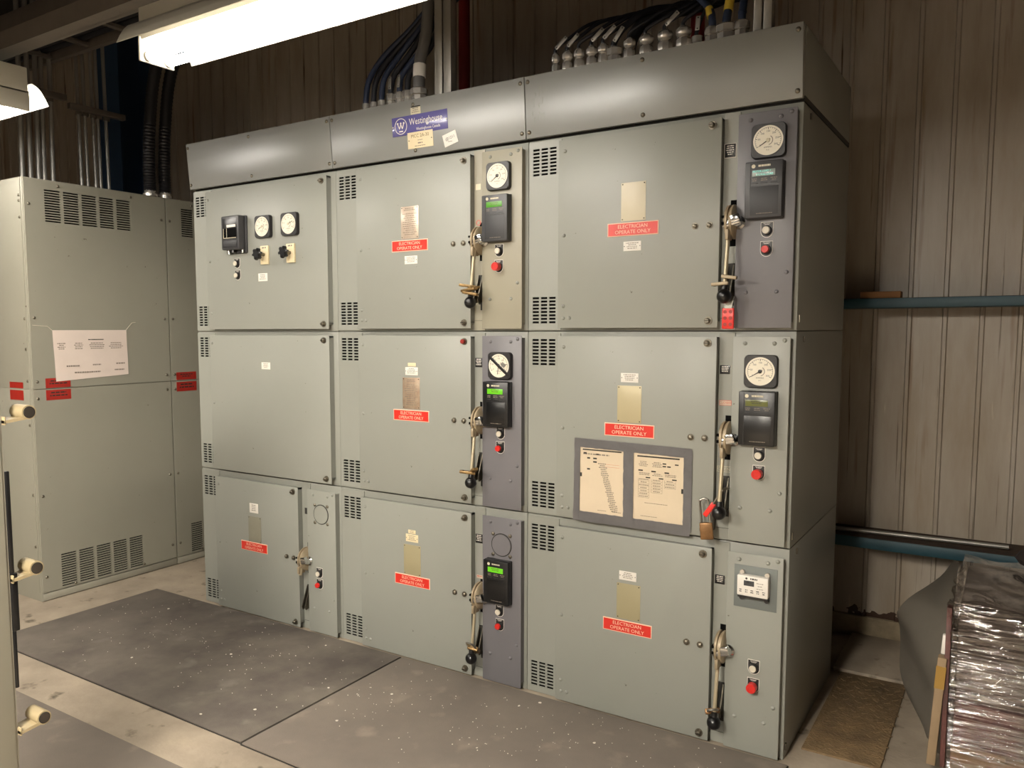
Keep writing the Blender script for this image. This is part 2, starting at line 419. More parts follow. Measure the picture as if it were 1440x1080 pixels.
def add_relay(parent, x, z, y, me, lcd, txt=None):
    o = put('motor_relay', me, parent, (x,y,z))
    b = MB(); b.box(-.038,.038,-.0392,-.0380,.044,.066,lcd,.0004)
    if txt:
        b.text(txt[0], .0092, -.006, -.0395, .0605, 'lcd_txt', .88).text(txt[1], .0092, .004, -.0395, .0495, 'lcd_txt', .88)
    else: b.scribble(-.03,.03,-.0395,.049,.062,2,'lcd_off' if lcd != 'lcd_off' else 'ink',fill=.4,seed=3)
    b.build('display', o)
    b = MB()
    for q in (-.03,.002,.034): b.box(q-.011,q+.011,-.0392,-.0380,.0195,.0225,'relaydoor',.0004)
    b.build('keypad', o)
    return o

def button_base(small):
    b = MB(); pts = [(-.0195,.024),(-.0195,-.006)]+[(.0195*math.cos(R(a)), -.006+.0195*math.sin(R(a))) for a in range(190,351,20)]+[(.0195,-.006),(.0195,.024)]
    b.prism([(p[0]*1.08,p[1]*1.08) for p in pts],'y',-.001,0,'white'); b.prism(pts,'y',-.002,-.0008,'bezel')
    b.scribble(-.012,.012,-.0022,.014,.021,2,'white',seed=2)
    b.lathe([(.0165,.001),(.0165,.012),(.0145,.015)], (0,0,-.003), (0,-1,0), 'bezel', 20)
    return b.mesh('push_button')
btn_me = button_base(True)
def cap_mesh(k, r, l):
    b = MB(); b.lathe([(r,.010),(r,l-.002),(r*.9,l),(r*.62,l),(r*.6,l-.0015),(.0001,l-.0015)], (0,0,-.003), (0,-1,0), k, 20); return b.mesh('button_cap')
capW_me = cap_mesh('whitebtn', .0125, .020); capR_me = cap_mesh('redbtn', .0128, .026); capRbig_me = cap_mesh('redbtn', .0175, .036)
def add_button(parent, x, z, y, cap):
    o = put('push_button', btn_me, parent, (x,y,z)); put('button_cap', cap, o); return o

# operating handle: slotted hub wheel, rod, ball knob
def hub_mesh():
    b = MB()
    b.lathe([(.030,-.019),(.056,-.015),(.060,-.011),(.060,-.004),(.052,-.003),(.052,.003),(.060,.004),(.060,.011),(.056,.015),(.030,.019)], (0,0,0), (1,0,0), 'bronze', 30)
    b.cyl((-.024,0,0),(.024,0,0),.016,'bolt')
    b.box(-.006,.006,-.066,-.02,-.066,-.03,'bronze',.002)
    b.box(-.021,-.012,-.0585,-.03,-.014,-.004,'dark').box(-.021,-.012,-.0595,-.03,.010,.018,'dark')
    return b.mesh('operating_handle')
hub_me = hub_mesh()
b = MB(); b.cyl((0,-.043,-.040),(0,-.074,-.235),.0070,'rod'); rod_me = b.mesh('rod')
b = MB(); b.cyl((0,-.0715,-.222),(0,-.075,-.240),.012,'black').ball((0,-.077,-.262),.0255,'blackg'); knob_me = b.mesh('knob')
b = MB(); b.cyl((0,-.0445,-.040),(0,-.05,-.075),.0095,'rod'); stub_me = b.mesh('rod')
def add_handle(parent, full=True):
    o = put('operating_handle', hub_me, parent, (.838,-.022,.383))
    put('rod', rod_me if full else stub_me, o)
    if full: put('knob', knob_me, o)
    b = MB(); b.prism([(-.002,.125),(-.045,.118),(-.052,.135),(-.012,.235),(-.002,.235)], 'x', .842, .846, 'bolt')
    b.prism([(-.002,.125),(-.045,.118),(-.052,.135),(-.012,.235),(-.002,.235)], 'x', .822, .826, 'bolt').box(.822,.846,-.008,-.003,.115,.24,'seam')
    b.build('lock_bracket', parent)
    return o
# chrome twist latch on the edge of the control panel
b = MB(); b.lathe([(.023,0),(.023,.006),(.016,.012),(.014,.03)], (0,0,0), (0,-1,0), 'chrome', 18)
T = Matrix.Translation((-.004,-.038,.002)) @ Matrix.Rotation(R(-14), 4, 'Y')
b.box(-.046,.020,-.010,.010,-.013,.013,'chrome',.008,T).box(-.016,.020,-.012,.012,-.003,.024,'chrome',.006,T); latch_me = b.mesh('twist_latch')

# ------------------------------------------------------------------ the switchgear: nine compartments and three wireways
W = 1.063; D = .893
ZB = (1.5455, .778, 0.0); ZT = (2.316, 1.5455, .778)
holes = []
for z0 in (.032, .628):
    for r in range(8):
        for c in range(3):
            holes.append((.022+c*.0385, .022+c*.0385+.030, z0+r*.0141, z0+r*.0141+.0086))

def unit(col, row, label, door=(.154,.797), panel='paint', gap='paint'):
    h = ZT[row]-ZB[row]
    u = thing('switchgear_unit', label, 'switchgear cabinet', (col*W, 0, ZB[row]), group='stacked units of the grey switchgear lineup')
    b = MB(); b.box(.0015, W-.0015, 0, D, .0012 if row < 2 else 0, h-.0015, 'paint', .003)
    if col == 2:   # bolts and brackets on the exposed end panel
        b.box(W-.002, W+.004, .10, .11, h-.04, h-.02, 'bolt').box(W-.002, W+.003, .02, .03, .03, .055, 'bolt')
    b.build('cabinet_body', u)
    b = MB(); b.slots(.004, .1525 if door[0] < .16 else door[0]-.002, .006, h-.008, -.004, 0, holes, 'paint'); b.build('vent_strip', u)
    # door pan
    d0, d1 = door; zt = .748 if row else .750
    b = MB(); b.box(d0, d1, -.034, -.0295, .012, zt, 'paint', .0018)
    b.box(d0+.003, d1-.002, -.030, -.0001, .035, .043, 'paint').box(d0+.003, d0+.011, -.030, -.0001, .038, zt-.003, 'paint').box(d1-.011, d1-.002, -.030, -.0001, .038, zt-.003, 'paint').box(d0+.003, d1-.002, -.030, -.0001, zt-.011, zt-.003, 'paint')
    dr = b.build('door', u)
    for x, z in ((d0+.028,.705),(d0+.026,.378),(d0+.025,.10),(d0+.026,.052),(d0+.052,.052)) if col or row == 2 else ((d0+.02,.705),(d0+.024,.378),(d0+.024,.10)):
        put('rivet', rivet_me, dr, (x,-.034,z))
    for z in (.724,.037): put('door_bolt', bolt_me, dr, (d1-.033,-.034,z))
    if panel:
        for x in (d1-.088, d1-.036): put('door_bolt', hex_me, dr, (x,-.034,.377))
        # strip with the handle slot
        b = MB(); b.box(d1+.001, .853, -.004, -.0001, .004, h-.006, gap); b.box(.826, .850, -.0046, -.0038, .30, .462, 'dark').box(.829,.846,-.0046,-.0038,.09,.24,'seam'); b.box(d1+.002,.853,-.0045,-.0038,.045,.0465,'seam'); b.build('handle_strip', u)
        b = MB(); x0, x1 = .854, 1.049
        b.box(x0, x1, -.031, -.027, .010, .748, panel, .0018); b.box(x0+.002, x1-.002, -.028, -.0001, .03, .74, panel)
        p = b.build('control_panel', u)
        rm = rivetD_me if panel == 'paintD' else rivet_me
        for x, z in ((.896,.724),(.996,.724),(1.03,.735),(1.028,.20),(.893,.135),(.997,.135)): put('rivet', rm, p, (x,-.031,z))
        put('twist_latch', latch_me, p, (.865,-.031,.378))
    return u, dr

def door_sign(dr, x=.470, z=.384): put('warning_sign', sign_me, dr, (x,-.034,z))
def door_plate(dr, me, x=.471, z=.486): put('nameplate', me, dr, (x,-.034,z))
def door_label(dr, k, x, z, w=.071, h=.036, seed=1): put('information_label', small_label(k, w, h, seed), dr, (x,-.034,z))
def black_label(u, h=.04, k='black'):
    b = MB(); b.box(.802,.838,-.0058,-.0038,.612,.612+h,k,.0004)
    b.scribble(.806,.834,-.0061,.617,.608+h,4,'white' if k == 'black' else 'inkl',seed=5); put('slot_label', b.mesh('slot_label'), u)

# --- left column
u, d = unit(0, 0, 'top left switchgear unit with black square meter, two round gauges and star knobs', (.140,1.030), None)
b = MB(); b.box(.322,.470,-.044,-.034,.408,.602,'relaygrey',.008).box(.325,.462,-.088,-.040,.425,.600,'relaygrey',.008)
b.box(.337,.450,-.0885,-.086,.480,.588,'blackg',.002).box(.340,.447,-.0905,-.088,.436,.472,'relaydoor',.002)
pm = b.build('panel_meter', u)
b = MB(); b.box(.345,.443,-.0892,-.0884,.484,.535,'dark').box(.345,.348,-.0898,-.0890,.484,.535,'npt_cream').box(.370,.372,-.0898,-.0890,.484,.535,'npt_cream').box(.345,.443,-.0898,-.0890,.484,.487,'npt_cream').box(.372,.440,-.0902,-.0892,.540,.553,'white'); b.build('meter_window', pm)
b = MB(); b.cyl((.352,-.06,.428),(.352,-.06,.405),.012,'steel').cyl((.452,-.055,.428),(.452,-.055,.408),.007,'steel').cyl((.385,-.06,.428),(.385,-.06,.412),.014,'black'); b.build('terminal_post', pm)
add_meter(u, .598, .533, -.034, 205, L=.026); add_meter(u, .788, .533, -.034, 22, L=.034)
for kx in (.598, .786):
    b = MB(); b.box(kx-.026,kx+.030,-.046,-.034,.343,.437,'creamplate',.002); b.scribble(kx-.02,kx+.025,-.0463,.415,.43,1,'inkl',seed=3)
    ks = b.build('selector_switch', u)
    b = MB(); b.cyl((kx,-.044,.392),(kx,-.085,.392),.009,'bolt')
    pts = [((.031 if j % 4 < 2 else .021)*math.cos(R(15*j+4)), (.031 if j % 4 < 2 else .021)*math.sin(R(15*j+4))) for j in range(24)]
    b.rings([[(kx+p[0]*q, y, .392+p[1]*q) for p in pts] for q, y in ((.9,-.078),(1,-.083),(1,-.096),(.85,-.101))], 'black'); b.build('star_knob', ks)
add_button(u, .383, .360, -.034, capW_me); add_button(u, .386, .298, -.034, capW_me)
put('information_label', small_label('white', .066, .040, 11, False), d, (.576,-.034,.279))
u, d = unit(0, 1, 'middle left switchgear unit with blank grey door and one small white label', (.140,1.030), None)
put('information_label', small_label('white', .064, .036, 12, False), d, (.582,-.034,.590))
u, d = unit(0, 2, 'bottom left switchgear unit with short hub handle and blanked round gauge hole', (.150,.792))
door_sign(d, .458, .390); door_plate(d, nameplate('npt_ghost'), .465, .485); put('information_label', small_label('white', .066, .052, 13, False), d, (.462,-.034,.602))
add_handle(u, False)
b = MB(); b.box(.812,.832,-.0058,-.0038,.610,.642,'seam',.0004); b.build('slot_label', u)
def blank_hole(u):
    b = MB(); b.ring((.952,.628),.0465,.051,-.0325,-.0308,'seam',0,360,40).lathe([(.0465,0),(.0465,.0035)],(.952,-.031,.628),(0,-1,0),'paintD' if u.get('dk') else 'paint',36)
    p = b.build('gauge_hole_cover', u)
    for x in (-1,1):
        for z in (-1,1): put('cover_screw', steelscrew_me, p, (.952+x*.043,-.031,.628+z*.045))
blank_hole(u); add_button(u, .935, .326, -.031, capW_me); add_button(u, .935, .268, -.031, capR_me)

# --- middle column
u, d = unit(1, 0, 'top middle switchgear unit with beige control panel and brass plates clamped on its handle', panel='paintB', gap='paintB')
door_sign(d); door_plate(d, nameplate('npt_pink','inkl',21)); door_label(d, 'white', .477, .320, seed=22)
add_meter(u, .942, .640, -.031, 218); add_relay(u, .938, .467, -.031, relayG_me, 'lcd_mid'); add_handle(u)
add_button(u, .940, .337, -.031, capW_me); add_button(u, .938, .272, -.031, capRbig_me)
b = MB(); b.box(.806,.832,-.0056,-.0038,.60,.625,'npt_cream').ring((.82,.462),.009,.012,-.0052,-.004,'inkr'); b.build('slot_label', u)
u, d = unit(1, 1, 'centre switchgear unit whose round gauge is crossed by a black diagonal bar', panel='paintD')
door_sign(d); door_plate(d, nameplate('npt_brown','inkl',31)); door_label(d, 'white', .474, .587, seed=32)
b = MB(); b.box(-.022,.022,-.002,0,-.008,.008,'creamplate',.0005); put('information_label', b.mesh('information_label'), d, (.476,-.034,.617))
b = MB(); b.lathe([(.0095,0),(.0102,.004),(.0102,.015),(.007,.018)],(.764,-.0375,.724),(0,-1,0),'redd',8); b.build('red_bolt_cap', d)
add_meter(u, .950, .623, -.031, 260, True); add_relay(u, .942, .460, -.031, relayK_me, 'lcd_on'); add_handle(u); black_label(u)
add_button(u, .947, .336, -.031, capW_me); add_button(u, .946, .274, -.031, capR_me)
u, d = unit(1, 2, 'bottom middle switchgear unit with blanked gauge hole above a lit black relay', panel='paintD'); u['dk'] = 1
door_sign(d, .468, .388); door_plate(d, nameplate('npt_olive'), .468, .486); door_label(d, 'creamplate', .468, .590, seed=42)
b = MB(); b.box(-.021,.021,-.002,0,-.0085,.0085,'creamplate',.0005).scribble(-.016,.016,-.0023,-.006,.006,2,'inkl',seed=4); put('information_label', b.mesh('information_label'), d, (.468,-.034,.620))
blank_hole(u); del u['dk']
add_relay(u, .944, .470, -.031, relayK_me, 'lcd_on'); add_handle(u); black_label(u)
add_button(u, .942, .336, -.031, capW_me); add_button(u, .944, .274, -.031, capR_me)
b = MB(); b.box(.806,.838,-.0050,-.0038,.452,.468,'npt_pink').scribble(.809,.835,-.0053,.456,.464,1,'inkr',seed=2); b.build('slot_label', u)

# --- right column
u, d = unit(2, 0, 'top right switchgear unit with slate panel and red six hole hasp under its handle', panel='paintD')
door_sign(d); door_plate(d, nameplate('npt_cream')); door_label(d, 'white', .469, .320, seed=52)
add_meter(u, .960, .645, -.031, 212, L=.034); add_relay(u, .953, .480, -.031, relayG_me, 'lcd_grey', ('MOTOR LOAD =','0 % FULL LOAD')); add_handle(u)
b = MB(); b.box(.799,.841,-.0052,-.0038,.610,.660,'white',.0004).box(.801,.839,-.0058,-.0048,.612,.658,'black',.0004).scribble(.805,.835,-.0061,.617,.653,5,'white',seed=5); b.build('slot_label', u)
add_button(u, .960, .348, -.031, capW_me); add_button(u, .960, .283, -.031, capR_me)
u, d = unit(2, 1, 'middle right switchgear unit with two paper sheets taped on its door')
door_sign(d, .467, .386); door_plate(d, nameplate('npt_olive2'), .466, .487); door_label(d, 'white', .466, .589, seed=62)
add_meter(u, .955, .627, -.031, 212); add_relay(u, .951, .462, -.031, relayK_me, 'lcd_off'); add_handle(u); black_label(u, .032)
add_button(u, .955, .333, -.031, capW_me); add_button(u, .955, .268, -.031, capRbig_me)
b = MB(); b.box(.802,.846,-.0050,-.0038,.498,.517,'inkr').box(.8035,.8445,-.0054,-.0046,.4995,.5155,'npt_pink').text('CLOSED', .0125, .824, -.0057, .5075, 'inkr', .95); b.build('slot_label', u)
b = MB(); b.box(.800,.850,-.0050,-.0038,.254,.275,'npt_cream').box(.802,.848,-.0054,-.0046,.2557,.2733,'paint').text('OPEN', .014, .825, -.0057, .2645, 'npt_cream', 1.3); b.build('slot_label', u)
u, d = unit(2, 2, 'bottom right switchgear unit with white meter module on a grey plate')
door_sign(d); door_plate(d, nameplate('npt_olive'), .474, .487); door_label(d, 'white', .470, .590, seed=72); add_handle(u); black_label(u, .034)
add_button(u, .957, .336, -.031, capW_me); add_button(u, .957, .268, -.031, capRbig_me)
b = MB(); b.box(.880,1.030,-.033,-.0305,.550,.705,'plate_grey',.0006); mp_ = b.build('adapter_plate', u)
b = MB(); b.box(.898,1.006,-.062,-.033,.602,.676,'white',.004).box(.900,1.004,-.058,-.033,.594,.603,'bezel',.001)
b.scribble(.938,.975,-.0624,.663,.670,1,'ink',seed=4,fill=.9).lathe([(.004,0),(.004,.0004)],(.931,-.062,.6665),(0,-1,0),'ink',10)
for i in range(5): b.scribble(.905+i*.02,.918+i*.02,-.0624,.612,.626,2,'ink',seed=i+3)
for i in range(3): b.scribble(.966,.99,-.0624,.630+i*.010,.635+i*.010,1,'inkl',seed=i)
mm = b.build('meter_module', u)
b = MB(); b.box(.922,.958,-.0626,-.0616,.640,.659,'relaygrey',.0004).scribble(.927,.953,-.0628,.645,.655,1,'ink',seed=3); b.build('display', mm)
b = MB()
for x in (.911,.998): b.cyl((x,-.033,.683),(x,-.047,.683),.008,'nickel').cyl((x,-.033,.590),(x,-.047,.590),.008,'bezel')
b.build('mounting_clip', mm)

# --- wireway boxes along the top
for c, lab in enumerate(('blank top wireway cover at the left end of the switchgear', 'middle top wireway cover carrying the blue maker sign', 'right top wireway cover with scuff marks below the long row of cable glands')):
    h = thing('wireway_box', lab, 'wireway', (c*W, 0, 2.318), group='wireway boxes on top of the switchgear')
    b = MB(); b.box(.001,W-.001,.012,D-.02,0,.018,'seam').box(.001,W-.001,-.004,D-.02,.018,.246,'paint',.002); b.build('wireway_body', h)
    b = MB(); b.box(.0015,W-.0015,-.029,-.004,.006,.248,'hat',.003)
    if c == 2:
        rn = random.Random(4)
        for q in range(26):
            x, z = .03+rn.random()*.055, .06+rn.random()*.14; b.box(x,x+.003,-.0296,-.0288,z,z+rn.uniform(.006,.02),'paint')
    cv = b.build('wireway_cover', h); cv.rotation_euler = (R(4.6),0,0); cv.location = (0,.006,0)
    for x in (.016,.50,W-.018):
        for z in (.030,.225): put('cover_screw', steelscrew_me, cv, (x,-.029,z))
    if c == 1:
        b = MB(); b.box(.378,.682,-.0315,-.029,.100,.182,'blue',.0008); y = -.0319
        b.ring((.428,.141),.0315,.0345,y,y+.0006,'white',seg=40)
        for (x0,z0),(x1,z1) in (((.411,.152),(.420,.130)),((.420,.130),(.428,.150)),((.428,.150),(.436,.130)),((.436,.130),(.445,.152))):
            dd = Vector((x1-x0,0,z1-z0)).normalized(); t = Vector((-dd.z,0,dd.x))*.0022
            b.face([Vector((x0,y,z0))-t, Vector((x1,y,z1))-t, Vector((x1,y,z1))+t, Vector((x0,y,z0))+t],'white')
        for x, z in ((.411,.154),(.428,.154),(.445,.154)): b.lathe([(.0045,0),(.0045,.0004)],(x,y+.0004,z),(0,-1,0),'white',12)
        b.box(.417,.439,y,y+.0006,.117,.122,'white')
        b.text('Westinghouse', .040, .566, y, .152, 'white', .78).text('Westinghouse Canada', .0175, .578, y, .119, 'white', .82)
        for x in (.384,.677): b.cyl((x,-.031,.141),(x,-.0335,.141),.003,'white',seg=10)
        b.build('maker_sign', cv)
        b = MB(); b.box(.462,.601,-.0322,-.029,.038,.108,'creamplate',.0008)
        b.text('MCC 2A-30', .021, .531, -.0325, .090, 'brass', .95).scribble(.515,.547,-.0325,.067,.073,1,'inkl',seed=5).scribble(.510,.552,-.0325,.050,.062,1,'inkl',seed=1).scribble(.50,.56,-.0325,.042,.049,1,'inkl',seed=2)
        for x in (.470,.594): b.cyl((x,-.032,.073),(x,-.034,.073),.0022,'ink',seg=8)
        b.build('number_plate', cv)
        b = MB(); T = Matrix.Translation((.690,-.0296,.056)) @ Matrix.Rotation(R(-14), 4, 'Y')
        b.box(-.036,.036,-.0005,.0005,-.026,.026,'white',0,T).text('@1211', .017, .690, -.0304, .060, 'ink', 1, 14).scribble(.675,.705,-.0304,.040,.046,1,'inkl',seed=3); b.build('sticker', cv)
        b = MB(); b.box(.486,.540,-.0305,-.029,.183,.212,'npt_cream').scribble(.488,.538,-.0308,.186,.21,3,'inkl',seed=8).box(.49,.538,-.0312,-.029,.213,.217,'ink'); b.build('sticker', cv)

# ------------------------------------------------------------------ locks on the handles
def col_pt(col, row, x, y, z): return (col*W+x, y, ZB[row]+z)
def padlock(name, label, loc, rot, bk, sh, w=.042, h=.048, d=.02):
    o = thing(name, label, 'padlock', loc, rot, 'padlocks on the handles')
    b = MB(); b.box(-w/2,w/2,-d/2,d/2,-h,0,bk,.004); b.build('lock_body', o)
    q = w*.32; b = MB(); b.tube([(-q,0,-.006),(-q,0,sh-q),(-q*.7,0,sh-q*.25),(0,0,sh),(q*.7,0,sh-q*.25),(q,0,sh-q),(q,0,-.006)],.0042,'steel',8,4); b.build('shackle', o)
    return o
padlock('padlock', 'brass padlock on long shackle hanging beside the middle right handle', col_pt(2,1,.785,-.075,.075), (0,R(-6),R(12)), 'copper', .088, .046, .062)
padlock('padlock', 'copper padlock lying across the bottom right handle', col_pt(2,2,.832,-.098,.165), (R(62),R(-10),R(24)), 'copper', .062, .052, .046)
padlock('padlock', 'tarnished brass padlock around the bottom middle handle knob', col_pt(1,2,.846,-.100,.172), (R(50),R(6),R(8)), 'brass', .055, .050, .044)
def clamp(label, loc, rots, mk):
    o = thing('lockout_clamp', label, 'lockout clamp', loc, group='brass lockout clamps on the handles')
    for i, (dx, dy, dz, rz, ry, l) in enumerate(rots):
        T = Matrix.Translation((dx,dy,dz)) @ Matrix.Rotation(R(rz),4,'Z') @ Matrix.Rotation(R(ry),4,'Y')
        b = MB(); b.box(-l/2,l/2,-.012,.012,-.006,.006,mk,.003,T)
        b.lathe([(.0055,-.0066),(.0055,.0066)], T @ Vector((-l*.3,0,0)), T.to_3x3() @ Vector((0,0,1)), 'dark', 10); b.build('clamp_plate', o)
    return o
clamp('stack of aged brass plates clamped on the top middle handle', col_pt(1,0,.842,-.098,.168), ((-.012,-.006,.022,20,8,.074),(-.004,-.010,.006,-12,-6,.08),(.006,-.014,-.010,4,10,.07),(.012,.004,.016,70,0,.05)), 'brass')
clamp('brass two plate clamp on the centre unit handle', col_pt(1,1,.842,-.098,.166), ((-.014,-.008,0,24,6,.07),(.014,-.006,.010,-40,-22,.07)), 'brass')
clamp('brass two plate clamp above the top right knob', col_pt(2,0,.846,-.098,.168), ((-.022,-.004,-.004,4,-4,.058),(.010,-.006,.018,4,8,.052)), 'bronze')
o = thing('lockout_hasp', 'red six hole lockout hasp hanging below the top right black knob', 'lockout hasp', col_pt(2,0,.846,-.072,.045))
b = MB(); b.box(-.021,.021,-.004,.004,-.038,.036,'redpl',.004)
for x in (-.0095,.0095):
    for z in (-.022,0,.022): b.lathe([(.0062,0),(.0062,.0006)],(x,-.0041,z),(0,-1,0),'redd',14)
b.build('hasp_body', o)
b = MB(); b.prism([(-.012,.030),(.012,.030),(.020,.075),(-.018,.075)],'y',-.003,.003,'steel').lathe([(.009,0),(.009,.003)],(0,-.003,.053),(0,-1,0),'nickel',16); b.build('hasp_jaw', o)
o = thing('lockout_hasp', 'narrow red tipped hasp strap through the middle right handle bracket', 'lockout hasp', col_pt(2,1,.846,-.085,.205))
b = MB(); b.tube([(.012,.03,.0),(0,.0,-.004),(-.03,-.004,-.055)],.005,'bolt',8,3); b.build('hasp_jaw', o)
b = MB(); T = Matrix.Translation((-.045,-.004,-.078)) @ Matrix.Rotation(R(34),4,'Y'); b.box(-.009,.009,-.004,.004,-.030,.030,'redpl',.003,T); b.build('hasp_body', o)

# ------------------------------------------------------------------ papers taped on the door
ox, oz = 2*W, ZB[1]; yP = -.0352
def sheet(name, label, x0, x1, z0, z1, seed, tab):
    o = thing(name, label, 'paper', (ox, 0, oz), group='printed sheets taped to the door')
    b = MB(); n = 10; g = [[(x0+(x1-x0)*i/n, yP-.0006-.0006*math.sin(i*1.3+j*.9+seed), z0+(z1-z0)*j/n) for j in range(n+1)] for i in range(n+1)]
    for i in range(n):
        for j in range(n): b.face([g[i][j], g[i+1][j], g[i+1][j+1], g[i][j+1]], 'paper')
    return o, b
yI = yP-.0016
o, b = sheet('paper_sheet', 'taped printed page with a slanting column of text on it', .261, .450, .045, .311, 1, 0)
b.box(.272,.438,yI,yI+.0003,.2955,.3005,'ink').scribble(.275,.39,yI,.272,.284,1,'inkl',seed=2,centre=False)
for x, z, w in ((.276,.281,.014),(.330,.279,.014),(.292,.262,.013),(.318,.262,.016),(.318,.248,.016),(.292,.218,.013)): b.box(x,x+w,yI,yI+.0003,z,z+.006,'ink')
b.box(.262,.270,yI,yI+.0003,.188,.204,'ink')
for i in range(26):
    x = .338+i*.0022; z = .248-i*.0074; b.scribble(x,x+.036,yI,z-.0055,z,1,'inkl',seed=i,fill=.7)
for z in (.235,.245): b.box(.37,.43,yI,yI+.0003,z,z+.0008,'inkr')
b.scribble(.335,.38,yI,.055,.06,1,'inkl',seed=5).scribble(.40,.44,yI,.055,.06,1,'inkl',seed=6); b.build('sheet', o)
o, b = sheet('paper_sheet', 'taped printed page with three columns of boxes on it', .487, .687, .044, .309, 2, 1)
b.box(.503,.670,yI,yI+.0003,.288,.2935,'ink')
for x in (.505,.56): b.scribble(x,x+.045,yI,.250,.272,4,'inkl',seed=int(x*99))
for x, z in ((.604,.266),(.604,.256),(.622,.256),(.652,.266)): b.box(x,x+.014,yI,yI+.0003,z,z+.0045,'ink')
for i in range(3):
    x = .508+i*.052; b.box(x,x+.018,yI,yI+.0003,.234-.001*i,.239-.001*i,'ink').box(x+.030,x+.048,yI,yI+.0003,.208,.2125,'ink')
    b.scribble(x+.002,x+.046,yI,.216,.228,2,'inkl',seed=i+20)
    for r in range((7,5,3)[i]): b.box(x,x+.044,yI,yI+.0003,.197-r*.011,.1978-r*.011,'inkl').scribble(x+.002,x+.042,yI,.199-r*.011,.204-r*.011,1,'inkl',seed=r+i*9,fill=.6)
    b.box(x,x+.0008,yI,yI+.0003,.197-((7,5,3)[i]-1)*.011,.205,'inkl').box(x+.0435,x+.0443,yI,yI+.0003,.197-((7,5,3)[i]-1)*.011,.205,'inkl')
b.scribble(.53,.63,yI,.108,.113,1,'inkl',seed=6).scribble(.505,.6,yI,.056,.061,1,'inkl',seed=7).box(.678,.686,yI,yI+.0003,.162,.18,'ink'); b.build('sheet', o)
o = thing('tape_border', 'silver duct tape border holding the two pages on the door', 'tape', (ox, 0, oz))
def tape(pts, w, seed):
    (x0, z0), (x1, z1) = pts; d = Vector((x1-x0,0,z1-z0)); n = max(4, int(d.length/.012)); t = Vector((-d.z,0,d.x)).normalized()*w/2; rn = random.Random(seed); b = MB()
    row = []
    for i in range(n+1):
        p = Vector((x0,-.0385,z0))+d*i/n
        row.append([b.bm.verts.new(p+t*q*(1+rn.uniform(-.05,.05))+Vector((0,-abs(rn.gauss(0,.0009)),0))) for q in (-1,-.5,0,.5,1)])
    k = b.mi('tape')
    for i in range(n):
        for j in range(4):
            f = b.bm.faces.new((row[i][j],row[i+1][j],row[i+1][j+1],row[i][j+1])); f.material_index = k; f.smooth = True
    r = bmesh.ops.solidify(b.bm, geom=b.bm.faces[:], thickness=-.0012)
    b.build('tape_strip', o)
tape(((.236,.325),(.716,.316)), .036, 1); tape(((.232,.028),(.714,.024)), .040, 2); tape(((.246,.02),(.250,.335)), .026, 3)
tape(((.469,.02),(.467,.325)), .042, 4); tape(((.702,.02),(.702,.325)), .032, 5)

# ------------------------------------------------------------------ cables and glands on the wireway
HZ = 2.566
def gland(x, label, group, r, style, path, cr, ck, tagspec=None, y=.062, sleeve=None):
    o = thing('cable', label, 'cable', (x, y, HZ), group=group)
    b = MB()
    if style == 'wide':
        b.lathe([(r*1.02,0),(r*1.02,.040),(r*.9,.042)], (0,0,0), (0,0,1), 'nickel', 8); b.build('gland_body', o)
        b = MB(); b.lathe([(r*.9,.042),(r*1.14,.045),(r*1.14,.068),(r*.95,.074),(r*.6,.078)], (0,0,0), (0,0,1), 'nickel', 8); b.build('gland_nut', o); top = .076
    elif style == 'low':
        b.lathe([(r,0),(r,.03),(r*1.1,.031),(r*1.1,.052),(r*.7,.056)], (0,0,0), (0,0,1), 'nickel', 12); b.build('gland_nut', o); top = .055
    else:
        b.lathe([(r*.85,0),(r*1.06,.024),(r*1.16,.030),(r*1.16,.046),(r*1.0,.056),(r*.72,.060)], (0,0,0), (0,0,1), 'nickel', 8); b.build('gland_body', o)
        b = MB(); b.lathe([(r*.72,.060),(r*1.0,.064),(r*1.2,.070),(r*1.2,.082),(r*1.0,.092),(r*.6,.097),(r*.5,.100)], (0,0,0), (0,0,1), 'nickel', 8); b.build('gland_nut', o); top = .098
    P = [(0,0,top-.006),(0,0,top+.02)]+path
    b = MB(); b.tube(P, cr, ck, 10, 5); b.build('cable_jacket', o)
    if sleeve:
        b = MB(); b.tube([Vector(P[1]).lerp(Vector(P[2]), q) for q in sleeve[1:]], cr*1.12, sleeve[0], 10, 1); b.build('sleeve', o)
    if tagspec:
        ax, l = tagspec; b = MB(); T = Matrix.Translation((0.004,-cr-.004,top+.016)) @ Matrix.Rotation(R(ax),4,'Y')
        b.box(-.0085,.0085,-.001,.001,0,l,'strut',.0008,T).scribble(-.006,.006,-.0013,.01,l-.01,2,'ink',seed=int(l*999)) if False else b.box(-.0085,.0085,-.001,.001,0,l,'strut',.0008,T)
        for q in (.006,l-.006): b.lathe([(.003,-.0013),(.003,.0013)], T @ Vector((0,0,q)), T.to_3x3() @ Vector((0,1,0)), 'ink', 8)
        b.build('cable_tag', o)
ORD = ('first','second','third','fourth','fifth','sixth','seventh','eighth','ninth','tenth','eleventh','twelfth','thirteenth','fourteenth')
xsM = (1.205,1.253,1.302,1.358,1.409,1.455,1.520)
